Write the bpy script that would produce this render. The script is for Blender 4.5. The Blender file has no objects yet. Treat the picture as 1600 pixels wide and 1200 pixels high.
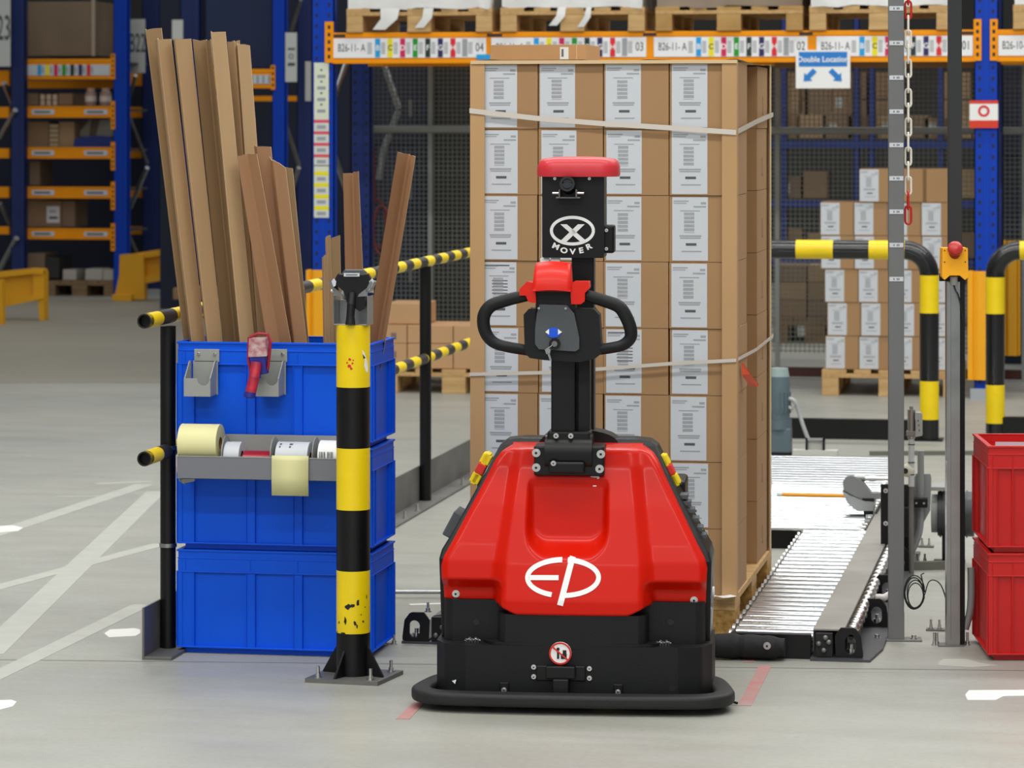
import bpy, bmesh, math, random
from mathutils import Vector, Matrix
random.seed(7)
PI = math.pi
C = bpy.context.scene.collection
scene = bpy.context.scene

# ------------------------------------------------------------------ camera
F = 5100.0; CX = 800.0; HY = 190.0; CAMH = 1.63; YAW = math.radians(10)
cam_d = bpy.data.cameras.new('camera'); cam = bpy.data.objects.new('camera', cam_d); C.objects.link(cam)
cam.location = (0, 0, CAMH); cam.rotation_euler = (PI/2, 0, YAW)
cam_d.sensor_width = 36; cam_d.lens = F/1600*36; cam_d.shift_y = -(600-HY)/1600
cam_d.clip_end = 200
cam_d.dof.use_dof = True; cam_d.dof.focus_distance = 9.05; cam_d.dof.aperture_fstop = 9
scene.camera = cam
# ------------------------------------------------------------------ world, lamps, exposure
w = bpy.data.worlds.new('world'); scene.world = w; w.use_nodes = True
bg = w.node_tree.nodes['Background']; bg.inputs[1].default_value = 1.0
# roof lights overhead are bright, the hall towards the horizon is dim
_n = w.node_tree.nodes; _l = w.node_tree.links; _tc = _n.new('ShaderNodeTexCoord'); _sp = _n.new('ShaderNodeSeparateXYZ'); _r = _n.new('ShaderNodeValToRGB')
_l.new(_tc.outputs['Generated'], _sp.inputs[0]); _l.new(_sp.outputs[2], _r.inputs[0]); _l.new(_r.outputs[0], bg.inputs[0])
_r.color_ramp.elements[0].position = .04; _r.color_ramp.elements[0].color = (.13,.135,.14,1)
_r.color_ramp.elements[1].position = .55; _r.color_ramp.elements[1].color = (.40,.415,.43,1)
def area(name, loc, sx, sy, power, rot=(0,0,0), col=(1,.985,.95)):
    l = bpy.data.lights.new(name, 'AREA'); l.shape = 'RECTANGLE'; l.size = sx; l.size_y = sy; l.energy = power; l.color = col
    o = bpy.data.objects.new(name, l); C.objects.link(o); o.location = loc; o.rotation_euler = rot
    return o
# strip lamps hung across the hall
for ly, lx, pw in ((-2.5, -1.5, 430), (2.6, -2.0, 420), (7.6, -1.5, 380), (13.0, -.3, 480), (18.2, 0, 260)):
    area('strip_lamp', (lx, ly, 6.5), 10.0, .35, pw)
area('strip_lamp', (-8.0, 24.0, 6.5), .5, 8, 95)
area('strip_lamp', (-1.5, 24.5, 6.0), 5, .5, 90)
area('strip_lamp', (-3.0, 32, 6.0), 8, .5, 60)
# front fill added behind the camera to light the faces turned towards it
area('front_fill', (-.5, -5.5, 3.0), 8, 4.2, 130, (math.radians(80), 0, 0), (.95,.98,1))
vs = scene.view_settings
vs.view_transform = 'Standard'; vs.look = 'None'; vs.gamma = 1; vs.use_curve_mapping = False; vs.exposure = -0.14

# ------------------------------------------------------------------ frames: turn a pixel of the 1600x1200 frame into a place
CD = Vector((-math.sin(YAW), math.cos(YAW), 0)); CR = Vector((math.cos(YAW), math.sin(YAW), 0))
class Frame:
    def __init__(s, o=(0,0,0), a=0.0):
        s.o = Vector(o); s.a = a; s.inv = Matrix.Rotation(-a, 3, 'Z')
    def p(s, px, py, y):           # point on the local plane y
        d = s.inv @ (CD + CR*((px-CX)/F) + Vector((0,0,-(py-HY)/F)))
        e = s.inv @ (Vector((0,0,CAMH)) - s.o)
        t = (y-e.y)/d.y
        return e + d*t
    def x(s, px, y): return s.p(px, HY, y).x
    def z(s, py, y, px=800): return s.p(px, py, y).z
WF = Frame()
def ground(px, py, z=0.0):
    D = (CAMH-z)*F/(py-HY)
    v = CD*D + CR*D*((px-CX)/F)
    return Vector((v.x, v.y, z))
def atD(px, D): 
    v = CD*D + CR*D*((px-CX)/F); return Vector((v.x, v.y, 0))

# ------------------------------------------------------------------ materials
def lin(h):
    h = h.lstrip('#'); out = []
    for i in (0,2,4):
        c = int(h[i:i+2],16)/255; out.append(c/12.92 if c <= .04045 else ((c+.055)/1.055)**2.4)
    return (*out, 1)
MATS = {}
def mat(name, col, rough=.5, metal=0, var=.0, scale=6, bump=0, bscale=40, coat=0, stretch=None, col2=None, spec=.5, alpha=1, dirt=None):
    if name in MATS: return MATS[name]
    m = bpy.data.materials.new(name); m.use_nodes = True; nt = m.node_tree; N = nt.nodes; L = nt.links
    b = N['Principled BSDF']; b.inputs['Base Color'].default_value = lin(col); b.inputs['Roughness'].default_value = rough
    b.inputs['Metallic'].default_value = metal; b.inputs['Coat Weight'].default_value = coat; b.inputs['Coat Roughness'].default_value = .12
    b.inputs['Specular IOR Level'].default_value = spec; b.inputs['Alpha'].default_value = alpha
    tc = N.new('ShaderNodeTexCoord'); mp = N.new('ShaderNodeMapping'); L.new(tc.outputs['Object'], mp.inputs[0])
    if stretch: mp.inputs['Scale'].default_value = stretch
    if var or col2:
        n = N.new('ShaderNodeTexNoise'); n.inputs['Scale'].default_value = scale; n.inputs['Detail'].default_value = 5
        L.new(mp.outputs[0], n.inputs[0])
        r = N.new('ShaderNodeValToRGB'); c = lin(col)
        r.color_ramp.elements[0].position = .3; r.color_ramp.elements[1].position = .7
        r.color_ramp.elements[0].color = lin(col2) if col2 else (c[0]*(1-var), c[1]*(1-var), c[2]*(1-var), 1)
        r.color_ramp.elements[1].color = c if col2 else (min(1,c[0]*(1+var)), min(1,c[1]*(1+var)), min(1,c[2]*(1+var)), 1)
        L.new(n.outputs[0], r.inputs[0]); L.new(r.outputs[0], b.inputs['Base Color'])
        mr = N.new('ShaderNodeMapRange'); mr.inputs[3].default_value = max(0,rough-.06); mr.inputs[4].default_value = min(1,rough+.08)
        L.new(n.outputs[0], mr.inputs[0]); L.new(mr.outputs[0], b.inputs['Roughness'])
    if bump:
        n2 = N.new('ShaderNodeTexNoise'); n2.inputs['Scale'].default_value = bscale; n2.inputs['Detail'].default_value = 4
        L.new(mp.outputs[0], n2.inputs[0]); bp = N.new('ShaderNodeBump'); bp.inputs['Strength'].default_value = bump; bp.inputs['Distance'].default_value = .004
        L.new(n2.outputs[0], bp.inputs['Height']); L.new(bp.outputs[0], b.inputs['Normal'])
    MATS[name] = m
    return m
RED = mat('red_gloss_paint', 'cc1600', .32, var=.02, scale=3, coat=.10, spec=.18)
REDP = mat('red_plastic', 'dc2212', .38, coat=.05, spec=.3)
REDCAP = mat('red_cap_plastic', 'cf2f38', .4, coat=.1)
BLK = mat('black_plastic', '121315', .5, var=.15, scale=8, bump=.12, bscale=260, spec=.32)
BLKP = mat('black_paint', '0b0c0d', .38, var=.1, scale=10, spec=.35)
RUB = mat('black_rubber', '1b1c1d', .62, var=.2, scale=14, bump=.2, bscale=120)
DGRY = mat('dark_grey_plastic', '4a4e52', .5, var=.06, bump=.15, bscale=300)
PGRY = mat('post_grey_paint', '6d6e6e', .5, var=.05, scale=4)
SGRY = mat('light_grey_steel_paint', '9a9c98', .45, var=.06)
STEEL = mat('bare_steel', 'a5a7a6', .34, 1, var=.12, scale=8, bump=.06, bscale=60)
DSTEEL = mat('mill_steel', '7c7b78', .55, .7, var=.2, scale=5, bump=.1)
ZINC = mat('zinc_roller', 'd6dadd', .2, 1)
BOLT = mat('bolt_zinc', 'd4d4d2', .3, 1)
WHT = mat('white_print', 'f4f4f2', .5)
PAPER = mat('white_paper_label', 'cdd1d6', .55, var=.03)
INK = mat('grey_print', '9fa2a6', .7)
INKD = mat('dark_print', '55585d', .7)
YEL = mat('yellow_paint', 'f5d400', .42, var=.05, scale=9, coat=.1)
YELD = mat('ochre_yellow_paint', 'e0a313', .5, var=.08, scale=3)
AMB = mat('amber_yellow_plastic', 'ffb10e', .45, var=.03)
ORG = mat('orange_beam_paint', 'f79a00', .5, var=.06, scale=4, spec=.25)
BLUEU = mat('blue_upright_paint', '033eb4', .42, var=.07, scale=3, spec=.25)
BLUED = mat('deep_blue_paint', '0e2f7c', .5, var=.12, scale=2)
BLUEC = mat('blue_crate_plastic', '0058e4', .4, var=.05, scale=3, bump=.08, bscale=180, spec=.25)
REDC = mat('red_crate_plastic', 'c41210', .38, var=.06, scale=3, bump=.08, bscale=180)
CARD = mat('brown_cardboard', 'a8835a', .78, var=.05, scale=3, bump=.1, bscale=90, stretch=(1,1,.4))
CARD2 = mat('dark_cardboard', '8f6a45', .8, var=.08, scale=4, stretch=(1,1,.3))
CARDP = mat('profile_cardboard', 'a88862', .8, var=.07, scale=5, stretch=(3,3,.3))
CARDE = mat('cardboard_edge', 'd9bd92', .85)
WOOD = mat('pallet_wood', 'd3b07a', .75, col2='b8925c', scale=5, stretch=(1,6,6), bump=.15)
WOODX = mat('pallet_wood_cross', 'd0ab74', .75, col2='b48d59', scale=5, stretch=(6,1,6), bump=.15)
CHIP = mat('pressed_chip_block', 'd0a35c', .85, col2='8f6a30', scale=55, bump=.5, bscale=70)
WOODD = mat('old_pallet_wood', '8d7352', .8, col2='6e583d', scale=5, stretch=(1,6,6))
FILM = mat('stretch_film', 'e6e6e4', .25, var=.06, scale=6, bump=.8, bscale=14, coat=.3)
STRAPW = mat('white_strap', 'd3ccc0', .4)
CREAM = mat('cream_label_paper', 'e6e2a8', .6, var=.03)
GREEN = mat('grey_green_motor_paint', '5a6c72', .45, var=.08)
SIGNB = mat('blue_print', '1f7fd0', .5); SIGNR = mat('red_print', 'd8261c', .5)
CCYAN = mat('cyan_print', '17a0e0', .5); CYEL = mat('yellow_print', 'f2e40c', .5); CMAG = mat('magenta_print', 'd4145c', .5)
CGRN = mat('green_print', '1c9a2a', .5); CDK = mat('dark_green_print', '12302c', .5); CPUR = mat('purple_print', '2a1c5c', .5)
CRED = mat('red_label_print', 'dc2430', .5); BKP = mat('black_print', '141414', .6)
LENS = mat('dark_glass', '101820', .06, coat=.6)

# ------------------------------------------------------------------ mesh builder
class MB:
    def __init__(s): s.v = []; s.f = []; s.m = []; s.sm = []; s.mats = []
    def mi(s, m):
        if m not in s.mats: s.mats.append(m)
        return s.mats.index(m)
    def add(s, vs, fs, m, smooth=False):
        o = len(s.v); s.v += [tuple(v) for v in vs]; k = s.mi(m)
        for f in fs: s.f.append([i+o for i in f]); s.m.append(k); s.sm.append(smooth)
    def box(s, x0, x1, y0, y1, z0, z1, m, M=None):
        if x0 > x1: x0, x1 = x1, x0
        if y0 > y1: y0, y1 = y1, y0
        if z0 > z1: z0, z1 = z1, z0
        vs = [Vector((x,y,z)) for x in (x0,x1) for y in (y0,y1) for z in (z0,z1)]
        if M: vs = [M @ v for v in vs]
        s.add(vs, [(0,1,3,2),(4,6,7,5),(0,4,5,1),(2,3,7,6),(0,2,6,4),(1,5,7,3)], m); return s
    def prism(s, poly, a0, a1, m, axis='y', smooth=False, M=None):
        n = len(poly)
        if sum(poly[i][0]*poly[(i+1)%n][1]-poly[(i+1)%n][0]*poly[i][1] for i in range(n)) < 0: poly = poly[::-1]
        def mk(p, a):
            if axis == 'y': return Vector((p[0], a, p[1]))
            if axis == 'x': return Vector((a, p[0], p[1]))
            return Vector((p[0], p[1], a))
        if axis == 'y': a0, a1 = max(a0,a1), min(a0,a1)
        else: a0, a1 = min(a0,a1), max(a0,a1)
        vs = [mk(p,a0) for p in poly] + [mk(p,a1) for p in poly]
        if M: vs = [M @ v for v in vs]
        fs = [tuple(range(n))[::-1], tuple(range(n,2*n))]
        s.add(vs, fs, m); 
        s.add(vs, [(i,(i+1)%n,n+(i+1)%n,n+i) for i in range(n)], m, smooth); return s
    def cyl(s, p0, p1, r, m, n=20, r2=None, cap=True, smooth=True):
        p0 = Vector(p0); p1 = Vector(p1); r2 = r if r2 is None else r2
        d = (p1-p0).normalized(); a = d.orthogonal().normalized(); b = d.cross(a)
        vs = []
        for p, rr in ((p0,r),(p1,r2)):
            for i in range(n):
                t = 2*PI*i/n; vs.append(p + a*(rr*math.cos(t)) + b*(rr*math.sin(t)))
        s.add(vs, [(i,(i+1)%n,n+(i+1)%n,n+i) for i in range(n)], m, smooth)
        if cap: s.add(vs, [tuple(range(n))[::-1], tuple(range(n,2*n))], m)
        return s
    def ring(s, p0, p1, ro, ri, m, n=28, mi_=None):
        p0 = Vector(p0); p1 = Vector(p1); d = (p1-p0).normalized(); a = d.orthogonal().normalized(); b = d.cross(a)
        L_ = []
        for p, rr in ((p0,ro),(p1,ro),(p1,ri),(p0,ri)):
            for i in range(n):
                t = 2*PI*i/n; L_.append(p + a*(rr*math.cos(t)) + b*(rr*math.sin(t)))
        for q in range(4):
            q2 = (q+1)%4
            s.add(L_, [(q*n+i,q*n+(i+1)%n,q2*n+(i+1)%n,q2*n+i) for i in range(n)], (mi_ or m) if q == 2 else m, q%2 == 0)
        return s
    def tube(s, pts, r, m, n=12, cap=True, rf=None, closed=False, mf=None):
        P = [Vector(p) for p in pts]; k = len(P); vs = []
        up = None
        for i, p in enumerate(P):
            if closed: d = (P[(i+1)%k]-P[i-1]).normalized()
            else: d = (P[min(i+1,k-1)]-P[max(i-1,0)]).normalized()
            if up is None: up = d.orthogonal().normalized()
            else:
                up = (up - d*up.dot(d)); up.normalize()
            b = d.cross(up); rr = rf(i/(k-1)) if rf else r
            vs += [p + up*(rr*math.cos(2*PI*j/n)) + b*(rr*math.sin(2*PI*j/n)) for j in range(n)]
        for i in range(k if closed else k-1):
            i2 = (i+1)%k
            s.add(vs, [(i*n+j,i*n+(j+1)%n,i2*n+(j+1)%n,i2*n+j) for j in range(n)], mf(i) if mf else m, True)
        if cap and not closed: s.add(vs, [tuple(range(n))[::-1], tuple((k-1)*n+j for j in range(n))], m)
        return s
    def lathe(s, prof, c, m, n=24, axis='z', smooth=True):
        vs = []
        for r, h in prof:
            for i in range(n):
                t = 2*PI*i/n; a, b = r*math.cos(t), r*math.sin(t)
                v = (a,b,h) if axis == 'z' else ((a,h,b) if axis == 'y' else (h,a,b))
                vs.append(Vector(c)+Vector(v))
        k = len(prof); flip = axis == 'y'
        fs = []
        for q in range(k-1):
            for i in range(n):
                f = (q*n+i,q*n+(i+1)%n,(q+1)*n+(i+1)%n,(q+1)*n+i); fs.append(f[::-1] if flip else f)
        s.add(vs, fs, m, smooth)
        f0 = tuple(range(n))[::-1]; f1 = tuple((k-1)*n+i for i in range(n))
        if flip: f0, f1 = f0[::-1], f1[::-1]
        s.add(vs, [f0, f1], m); return s
    def grid(s, rows, m, smooth=True, flip=False):
        nr = len(rows); nc = len(rows[0]); vs = [v for r in rows for v in r]; fs = []
        for i in range(nr-1):
            for j in range(nc-1):
                f = (i*nc+j,i*nc+j+1,(i+1)*nc+j+1,(i+1)*nc+j); fs.append(f[::-1] if flip else f)
        s.add(vs, fs, m, smooth); return s
    def ball(s, c, r, m, n=14, sc=(1,1,1)):
        prof = [(max(1e-4,r*math.sin(PI*i/10)), -r*math.cos(PI*i/10)) for i in range(11)]
        o = len(s.v); s.lathe(prof, (0,0,0), m, n)
        for i in range(o, len(s.v)):
            v = s.v[i]; s.v[i] = (v[0]*sc[0]+c[0], v[1]*sc[1]+c[1], v[2]*sc[2]+c[2])
        return s
    def mesh(s, name='mesh'):
        me = bpy.data.meshes.new(name); me.from_pydata(s.v, [], s.f)
        for m in s.mats: me.materials.append(m)
        for p, k, sm in zip(me.polygons, s.m, s.sm): p.material_index = k; p.use_smooth = sm
        me.update(); return me
    def build(s, name, parent=None, loc=None, bevel=0, weld=False, seg=2):
        o = bpy.data.objects.new(name, s.mesh(name)); C.objects.link(o)
        if parent: o.parent = parent
        if loc: o.location = loc
        if weld:
            wm = o.modifiers.new('weld','WELD'); wm.merge_threshold = .0004
        if bevel:
            bv = o.modifiers.new('bevel','BEVEL'); bv.width = bevel; bv.segments = seg; bv.limit_method = 'ANGLE'; bv.angle_limit = math.radians(40)
        return o
    def text(s, txt, size, M, m, ext=.0006, align='CENTER', sx=1.0, bold=0):
        cu = bpy.data.curves.new('t','FONT'); cu.body = txt; cu.size = size; cu.align_x = align; cu.align_y = 'CENTER'; cu.extrude = ext; cu.resolution_u = 3; cu.offset = bold*size
        ob = bpy.data.objects.new('t', cu); C.objects.link(ob)
        dg = bpy.context.evaluated_depsgraph_get(); me = bpy.data.meshes.new_from_object(ob.evaluated_get(dg))
        s.add([M @ Vector((v.co.x*sx, v.co.y, v.co.z)) for v in me.vertices], [tuple(p.vertices) for p in me.polygons], m)
        bpy.data.objects.remove(ob); bpy.data.curves.remove(cu); bpy.data.meshes.remove(me); return s
# text lies in local xy facing +z; FACE turns it to stand upright facing -y
FACE = Matrix.Rotation(PI/2, 4, 'X')
def TM(x, y, z, rz=0, tilt=0): return Matrix.Translation((x,y,z)) @ Matrix.Rotation(rz,4,'Z') @ FACE @ Matrix.Rotation(tilt,4,'Z')

def tag(o, label=None, cat=None, group=None, kind=None):
    if label: o['label'] = label
    if cat: o['category'] = cat
    if group: o['group'] = group
    if kind: o['kind'] = kind
    return o
def thing(name, label, cat, loc=(0,0,0), rz=0, group=None):
    o = bpy.data.objects.new(name, None); C.objects.link(o); o.empty_display_size = .1
    o.location = loc; o.rotation_euler = (0,0,rz); return tag(o, label, cat, group)
def kids(o): return [k for k in C.objects if k.parent == o]
def copy_tree(o, parent=None, ks=None):
    c = o.copy(); C.objects.link(c)
    if parent: c.parent = parent
    for ch in kids(o): copy_tree(ch, c)
    return c
def struct(mb, name, **k):
    o = mb.build(name, **k); o['kind'] = 'structure'; return o
def bez(pts, n=8):      # smooth path through points (Catmull-Rom)
    P = [Vector(p) for p in pts]; out = []
    for i in range(len(P)-1):
        p0 = P[max(i-1,0)]; p1 = P[i]; p2 = P[i+1]; p3 = P[min(i+2,len(P)-1)]
        for j in range(n):
            t = j/n; out.append(.5*((2*p1)+(-p0+p2)*t+(2*p0-5*p1+4*p2-p3)*t*t+(-p0+3*p1-3*p2+p3)*t**3))
    out.append(P[-1]); return out
def child(mb, name, parent, **k): return mb.build(name, parent, **k)
def rrect(x0, x1, z0, z1, r, n=5):
    out = []
    for cx, cz, a in ((x1-r,z1-r,0),(x0+r,z1-r,PI/2),(x0+r,z0+r,PI),(x1-r,z0+r,1.5*PI)):
        for i in range(n+1):
            t = a+PI/2*i/n; out.append((cx+r*math.cos(t), cz+r*math.sin(t)))
    return out
# ================================================================== FLOOR
def floor_mat():
    m = bpy.data.materials.new('concrete_floor'); m.use_nodes = True; nt = m.node_tree; N = nt.nodes; L = nt.links; b = N['Principled BSDF']
    tc = N.new('ShaderNodeTexCoord'); 
    def noise(sc, det, stretch=(1,1,1), rough=.5):
        mp = N.new('ShaderNodeMapping'); mp.inputs['Scale'].default_value = stretch; L.new(tc.outputs['Object'], mp.inputs[0])
        n = N.new('ShaderNodeTexNoise'); n.inputs['Scale'].default_value = sc; n.inputs['Detail'].default_value = det; n.inputs['Roughness'].default_value = rough; L.new(mp.outputs[0], n.inputs[0]); return n
    def ramp(n, p0, c0, p1, c1):
        r = N.new('ShaderNodeValToRGB'); r.color_ramp.elements[0].position = p0; r.color_ramp.elements[1].position = p1
        r.color_ramp.elements[0].color = lin(c0); r.color_ramp.elements[1].color = lin(c1); L.new(n.outputs[0], r.inputs[0]); return r
    def mix(a, bb, f=None, fac=.5, mode='MIX'):
        x = N.new('ShaderNodeMix'); x.data_type = 'RGBA'; x.blend_type = mode; x.inputs[0].default_value = fac
        L.new(a.outputs[0] if not hasattr(a,'node') else a, x.inputs[6]); L.new(bb.outputs[0] if not hasattr(bb,'node') else bb, x.inputs[7])
        if f is not None: L.new(f, x.inputs[0])
        return x.outputs[2]
    r1 = ramp(noise(.9, 6), .3, '9b9d98', .7, 'aeaea2')
    r2 = ramp(noise(2.2, 6, (1,2,1), .65), .35, '98988c', .7, 'acaea8')
    c = mix(r1, r2, fac=.45)
    # worn tyre smudges, dust
    n3 = noise(3.5, 8, (.35,1.6,1), .7); r3 = ramp(n3, .54, '000000', .76, '484848')
    dk = N.new('ShaderNodeRGB'); dk.outputs[0].default_value = lin('8b8678')
    c = mix(c, dk.outputs[0], f=r3.outputs[0])
    n4 = noise(60, 4); r4 = ramp(n4, .3, 'e8e8e8', .7, 'ffffff')
    c = mix(c, r4, fac=.6, mode='MULTIPLY')
    L.new(c, b.inputs['Base Color'])
    mr = N.new('ShaderNodeMapRange'); mr.inputs[1].default_value = .3; mr.inputs[2].default_value = .7; mr.inputs[3].default_value = .34; mr.inputs[4].default_value = .52
    L.new(n3.outputs[0], mr.inputs[0]); L.new(mr.outputs[0], b.inputs['Roughness'])
    bp = N.new('ShaderNodeBump'); bp.inputs['Strength'].default_value = .12; bp.inputs['Distance'].default_value = .003; L.new(noise(25,6).outputs[0], bp.inputs['Height']); L.new(bp.outputs[0], b.inputs['Normal'])
    return m
FLOORM = floor_mat()
m = MB(); m.box(-25, 14, 2.0, 62, -.1, 0, FLOORM); struct(m, 'floor')
BWALL = mat('far_wall_paint', '30343c', .8, var=.1, scale=1)
m = MB(); m.box(-25, 14, 56, 56.3, 0, 9, BWALL); struct(m, 'wall_back')
JOINT = mat('floor_joint_filler', '6f6d66', .8, var=.1)
OLDW = mat('worn_white_paint', 'b3b4ab', .6, var=.06, scale=12)
NEWW = mat('white_floor_paint', 'e9e8e2', .55, var=.03, scale=12)
REDT = mat('worn_red_floor_tape', 'c07878', .6, col2='a8938c', scale=14)
SHADE = mat('rack_shaded_floor', '8c8779', .6, var=.06, scale=3, stretch=(.6,2,1))  # shade of the racks, painted on the floor as a darker band
tn = [0]
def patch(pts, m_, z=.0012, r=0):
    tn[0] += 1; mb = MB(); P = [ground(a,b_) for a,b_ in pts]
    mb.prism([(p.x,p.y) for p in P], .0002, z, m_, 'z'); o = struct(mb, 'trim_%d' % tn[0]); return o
def stripe(a, b_, w, m_, z=.0012, w2=None):
    A = ground(*a); B = ground(*b_); d = (B-A).normalized(); n = Vector((-d.y,d.x,0)); w2 = w2 or w
    tn[0] += 1; mb = MB(); mb.prism([tuple((A+n*w/2)[:2]), tuple((B+n*w2/2)[:2]), tuple((B-n*w2/2)[:2]), tuple((A-n*w/2)[:2])], .0002, z, m_, 'z'); struct(mb, 'trim_%d' % tn[0])
stripe((-200,1029),(1800,1050), .007, JOINT, .0006)
stripe((-200,1034),(1800,1055), .003, OLDW, .0006)
stripe((-200,598),(790,598), .03, JOINT, .0006)
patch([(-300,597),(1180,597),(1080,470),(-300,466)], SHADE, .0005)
stripe((-20,1022),(244,768), .10, OLDW, .001, .085)
stripe((-30,842),(226,757), .085, OLDW, .0009)
stripe((-30,925),(252,850), .07, OLDW, .0011)
stripe((-30,1068),(222,945), .07, OLDW, .0008)
stripe((150,756),(236,752), .05, OLDW, .0007)
stripe((90,776),(180,775), .03, OLDW, .0007)
patch([(-30,824),(20,821),(36,825),(28,830),(-30,834)], NEWW)
patch([(163,990),(172,984),(210,982),(219,984),(219,990),(212,994),(170,996)], NEWW)
patch([(-20,1095),(18,1094),(26,1097),(20,1104),(-20,1114)], NEWW)
patch([(1508,1086),(1514,1079),(1640,1078),(1640,1087),(1568,1088),(1556,1094),(1512,1094)], NEWW)
patch([(1466,1036),(1474,1030),(1510,1030),(1530,1036),(1560,1040),(1520,1043),(1466,1040)], OLDW)
patch([(618,1124),(646,1098),(664,1098),(640,1124)], REDT)
patch([(1152,1103),(1186,1040),(1206,1040),(1174,1103)], REDT)
patch([(1160,1035),(1166,1024),(1186,1024),(1178,1035)], REDT)
stripe((640,945),(700,943), .03, NEWW)
stripe((880,760),(1000,758), .05, NEWW)

# ================================================================== PALLET TRUCK
MO = atD(893, 9.04); MA = math.radians(4.5); MF = Frame(MO, MA)
truck = thing('electric_pallet_truck', 'red and black electric pallet truck with looped tiller handle in front of the carton load', 'pallet truck', MO, MA)
mx = lambda px, y: MF.x(px, y)
mz = lambda py, y, px=893: MF.z(py, y, px)
def sstep(a, b, x):
    t = max(0, min(1, (x-a)/(b-a))) if a != b else float(x > a); return t*t*(3-2*t)
def interp(tab, x):
    if x <= tab[0][0]: return tab[0][1]
    for (a,b_),(c,d) in zip(tab, tab[1:]):
        if x <= c: return b_+(d-b_)*(x-a)/(c-a)
    return tab[-1][1]
Wt = [(.26,.366),(.385,.372),(.41,.366),(.455,.341),(.63,.251),(.675,.229),(.695,.214),(.712,.185)]
Bt = [(.25,.205),(.40,.196),(.70,.160)]
YB = [(.25,-.002),(.30,.0),(.40,.028),(.55,.085),(.66,.13),(.70,.155),(.712,.18)]
YW = [(.25,.095),(.325,.092),(.352,.052),(.40,.058),(.45,.073),(.55,.11),(.66,.155),(.70,.18),(.712,.21)]
def cov_y(x, z):
    W = interp(Wt, z); B = interp(Bt, z); ax = abs(x)
    yw = interp(YW, z); yb = interp(YB, z)
    k = sstep(B+.038, B-.012, ax) if False else 1-sstep(B-.014, B+.03, ax)
    y = yw+(yb-yw)*k
    y += .012*(ax/.2)**2*k*.6
    # clearance recess under the tiller mount
    dx = abs(x+.018); zz = z
    kx = 1-sstep(.098, .118, dx); zl = .425+.05*max(0,(dx-.055)/.06)**2
    kz = sstep(zl-.02, zl+.045, zz)
    y += (.128-yb)*.72*kx*kz*(1 if z < .61 else max(0,1-(z-.61)/.02))
    # rounding at the outer edge
    e = (W-ax); 
    if e < .02: y += .014*(1-e/.02)**2
    return y
def zb(x):
    return .262+(.285-.262)*sstep(.15, .215, abs(x))
rows = []
NR, NCc = 70, 121
zt = .712
for i in range(NR+1):
    row = []
    for j in range(NCc+1):
        u = -1+2*j/NCc
        xg = u*.37
        z = zb(xg)+(zt-zb(xg))*(i/NR)
        x = u*interp(Wt, z); row.append(Vector((x, cov_y(x,z), z)))
    rows.append(row)
top = []
for k in (.02,.06,.12):
    top.append([Vector((p.x*(1-.0*k), p.y+k, p.z+.004*(k>.0))) for p in rows[-1]])
m = MB(); m.grid(rows+top, RED)
# returns of the cover along both sides and the lower lip
for sgn, j in ((0,0),(1,NCc)):
    col = [r[j] for r in rows]; m.grid([[p for p in col],[p+Vector((0,.05,0)) for p in col]], RED, flip=bool(sgn))
m.grid([[p+Vector((0,.04,0)) for p in rows[0]],[p for p in rows[0]]], RED)
cover = m.build('front_cover', truck, weld=True); cover['label'] = 'glossy red front cover'
# chassis shell behind the cover
m = MB()
out = [(.376,.05),(.383,.40),(.376,.425),(.35,.468),(.262,.632),(.237,.682),(.224,.708),(.205,.722),(.16,.727)]
rowsC = []
for x,z in out:
    yf = interp(YW, z)+.055; rowsC.append([Vector((-x,yf,z)),Vector((x,yf,z)),Vector((x,.36,z)),Vector((-x,.36,z)),Vector((-x,yf,z))])
m.grid(rowsC, BLKP, False); m.add(rowsC[0][:4],[(3,2,1,0)],BLKP); m.add(rowsC[-1][:4],[(0,1,2,3)],BLKP)
sh = m.build('chassis_shell', truck, bevel=.008, weld=True)
m = MB(); m.box(-.30,.30,.34,.55,.06,.60,BLKP); m.build('battery_housing', truck, bevel=.01)
# lower skirt
m = MB()
def planpoly(w, y0, y1, r):
    return [(-w+r*1.3,y0),(w-r*1.3,y0),(w-r*.4,y0+r*.35),(w,y0+r*1.3),(w,y1),(-w,y1),(-w,y0+r*1.3),(-w+r*.4,y0+r*.35)]
m.prism(planpoly(.386,0,.34,.07), .035, .176, BLK, 'z'); 
m.prism(planpoly(.366,.072,.30,.02), .17, .292, BLK, 'z')
m.prism([(-.215,.10),(-.205,.022),(-.185,.006),(0,-.002),(.185,.006),(.205,.022),(.215,.10)], .17, .262, BLK, 'z')
m.prism([(-.255,.06),(-.225,.012),(-.17,.002),(.17,.002),(.225,.012),(.255,.06)], .17, .184, BLK, 'z')
m.build('lower_skirt', truck, bevel=.01, seg=3)
for px in (744, 1048):
    c = MF.p(px, 972, .071); m = MB(); m.cyl((c.x,.0695,c.z),(c.x,.075,c.z), .009, BKP, 16); m.build('skirt_hole', truck)
m = MB(); m.cyl((mx(1050,0),-.0006,mz(1073,0)),(mx(1050,0),.003,mz(1073,0)),.008,BKP,16); m.build('skirt_hole', truck)
m = MB(); m.cyl((mx(710,0),-.0006,mz(1068,0)),(mx(710,0),.003,mz(1068,0)),.007,WHT,3); m.build('paint_chip', truck)
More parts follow.
